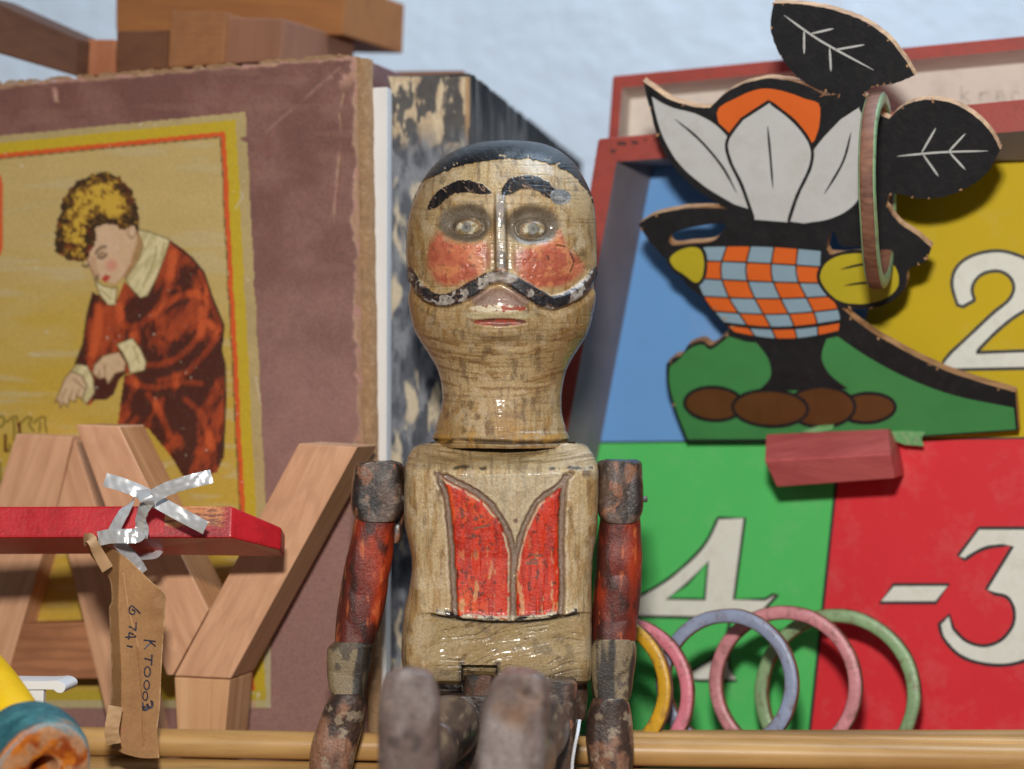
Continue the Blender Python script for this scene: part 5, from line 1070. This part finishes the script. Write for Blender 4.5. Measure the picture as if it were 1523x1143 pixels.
def arms():
    for sd in (0, 1):
        if sd == 0:
            A = limb('arm', [(760, 536, 586), (768, 531, 591), (790, 524, 588), (840, 512, 583), (900, 503, 572), (940, 498, 562), (960, 498, 556), (966, 502, 552)], 70.6, .62, red_vc, DOLL, c_red)
            limb('shoulder', [(686, 541, 588), (688, 532, 596), (694, 528, 599), (720, 524, 601), (750, 523, 603), (762, 527, 600), (770, 533, 594), (774, 538, 590)], 70.7, .80, dark_vc, A, c_dark, 4.5)
            limb('shoulder_plate', [(692, 586, 600), (700, 586, 604), (760, 586, 603), (790, 578, 600), (806, 578, 594)], 71.3, .5, dark_vc, A, c_dark, 4)
            limb('cuff', [(952, 502, 550), (958, 494, 557), (966, 487, 554), (990, 486, 550), (1015, 489, 545), (1034, 496, 541), (1038, 500, 538)], 70.5, .62, wood_vc, A, c_cuff, 3.6)
            limb('hand', [(1030, 500, 536), (1036, 494, 541), (1050, 484, 544), (1080, 472, 541), (1110, 464, 531), (1143, 462, 524), (1180, 467, 514), (1196, 476, 504)], 70.3, .58, dark_vc, A, c_hand)
        else:
            A = limb('arm', [(760, 896, 948), (768, 892, 953), (800, 889, 955), (850, 886, 954), (900, 882, 951), (945, 880, 946), (956, 884, 942)], 70.6, .64, red_vc, DOLL, c_red)
            limb('shoulder', [(684, 896, 942), (686, 890, 950), (692, 888, 954), (720, 887, 957), (750, 887, 957), (764, 889, 954), (772, 893, 950), (776, 898, 946)], 70.7, .82, dark_vc, A, c_dark, 4.5)
            limb('cuff', [(948, 886, 938), (955, 880, 944), (975, 878, 945), (1010, 879, 942), (1034, 882, 938), (1042, 888, 932)], 70.5, .64, wood_vc, A, c_cuff, 3.6)
            limb('hand', [(1036, 886, 930), (1044, 880, 936), (1062, 874, 939), (1100, 872, 942), (1143, 877, 941), (1180, 886, 932), (1196, 896, 920)], 70.3, .60, dark_vc, A, c_hand)
            a = P(954, 742, 70.6); lathe('pin', [(-.1, .07), (.0, .09), (.16, .09), (.18, .07), (.18, .0)], a, a + np.array([1, -.05, 0]), paint('iron_pin', (90, 84, 80), .4, .2, 300), A, 20)
            lathe('pin', [(0, .02), (.05, .09), (.1, .1), (.14, .0)], P(598, 741, 70.2), P(598, 741, 70.2) + np.array([.02, -1, 0]), paint('iron_pin', (150, 96, 66), .4), A, 16)
arms()
def legs():
    def c_sole(px, py, V):
        c = mix(alb(138, 126, 122), alb(104, 88, 82), sstep(.36, .64, nz(V, 130, 210, (1, 1, .5)))); c = mix(c, alb(140, 104, 74), sstep(.54, .68, nz(V, 90, 211)) * .55); return mix(c, alb(58, 48, 46), sstep(.6, .72, nz(V, 170, 212)) * .6)
    for foot, leg, thigh in (
        ([(993, 598, 620), (996, 588, 634), (1003, 577, 645), (1018, 569, 651), (1045, 566, 655), (1100, 564, 656), (1200, 566, 654), (1300, 572, 650), (1330, 580, 640)], ((610, 1158, 60.0), (668, 1078, 68.2)), 40),
        ([(997, 762, 782), (1000, 748, 798), (1007, 737, 808), (1022, 729, 815), (1050, 722, 816), (1100, 712, 814), (1200, 704, 806), (1300, 700, 800), (1330, 712, 788)], ((770, 1160, 60.4), (802, 1076, 68.2)), 46)):
        a, b = P(*leg[1]), P(*leg[0]); L = np.linalg.norm(b - a) * 100
        th = lathe('leg', cr([(-.6, .2), (-.5, .62), (0, .86), (.8, .92), (2, .86), (3.2, .74), (3.6, .70), (3.8, .62), (4.0, .72), (5, .80), (6, .76), (L - .6, .62), (L, .5), (L + .1, .1)], 8, False), a, b, dark_vc, DOLL, 64, lambda S, T_, R: np.clip(mix(mix(alb(52, 42, 38), alb(92, 72, 60), sstep(.38, .62, fbm(np.cos(T_) * 2, np.sin(T_) * 2, S * .06, 213, 4))), alb(150, 128, 98), sstep(.62, .70, fbm(np.cos(T_) * 4, np.sin(T_) * 4, S * .12, 214, 4)) * .5), 0, 1), 7)
        limb('foot', foot, lambda y: 58.6 + .0016 * (y - 993), .62, dark_vc, th, c_sole, 3.2, 120, 120)
    # hip block and pelvis
    limb('hip', [(1008, 800, 848), (1011, 792, 856), (1020, 786, 858), (1060, 784, 859), (1110, 782, 856), (1170, 786, 850), (1200, 790, 846)], 68.6, .8, dark_vc, DOLL, c_dark, 5)
    limb('hip', [(1030, 640, 742), (1036, 634, 750), (1050, 630, 752), (1120, 632, 750), (1195, 640, 742), (1200, 650, 730)], 69.4, .9, dark_vc, DOLL, c_dark, 3.5)
    limb('pelvis', [(1000, 620, 866), (1004, 612, 872), (1020, 610, 874), (1050, 612, 872), (1068, 616, 868), (1074, 640, 850)], 71.0, 1.0, dark_vc, DOLL, c_dark, 5)
    limb('joint_peg', [(1001, 692, 732), (1003, 689, 736), (1010, 688, 738), (1030, 688, 738), (1050, 690, 736)], 69.6, .5, black_vc, DOLL, lambda px, py, V: c_dark(px, py, V) * .45, 6, 90, 50)
legs()
def string():
    p = cr([(862, 1070, 68.2), (859, 1090, 67.6), (854, 1115, 67.5), (851, 1140, 67.5), (852, 1180, 67.6), (856, 1230, 67.8)], 24, False); V, Fc = [], []
    m = paint('white_cotton', (206, 206, 210), .8, .1, 400, .2); Qp = P(p[:, 0], p[:, 1], p[:, 2]); n = len(Qp); k = 18
    for i in range(n):
        for j in range(k):
            a = 2 * math.pi * j / k; r = .00042 * (1 + .22 * abs(math.sin(1.5 * a + i * .55))); V.append(Qp[i] + np.array([math.cos(a) * r, math.sin(a) * r, 0]))
    o = mk('string', np.array(V), gridfaces(n, k, True), m, smooth=True); tag(o, "white twisted cotton string hanging below the doll's right hand hip", 'string')
string()
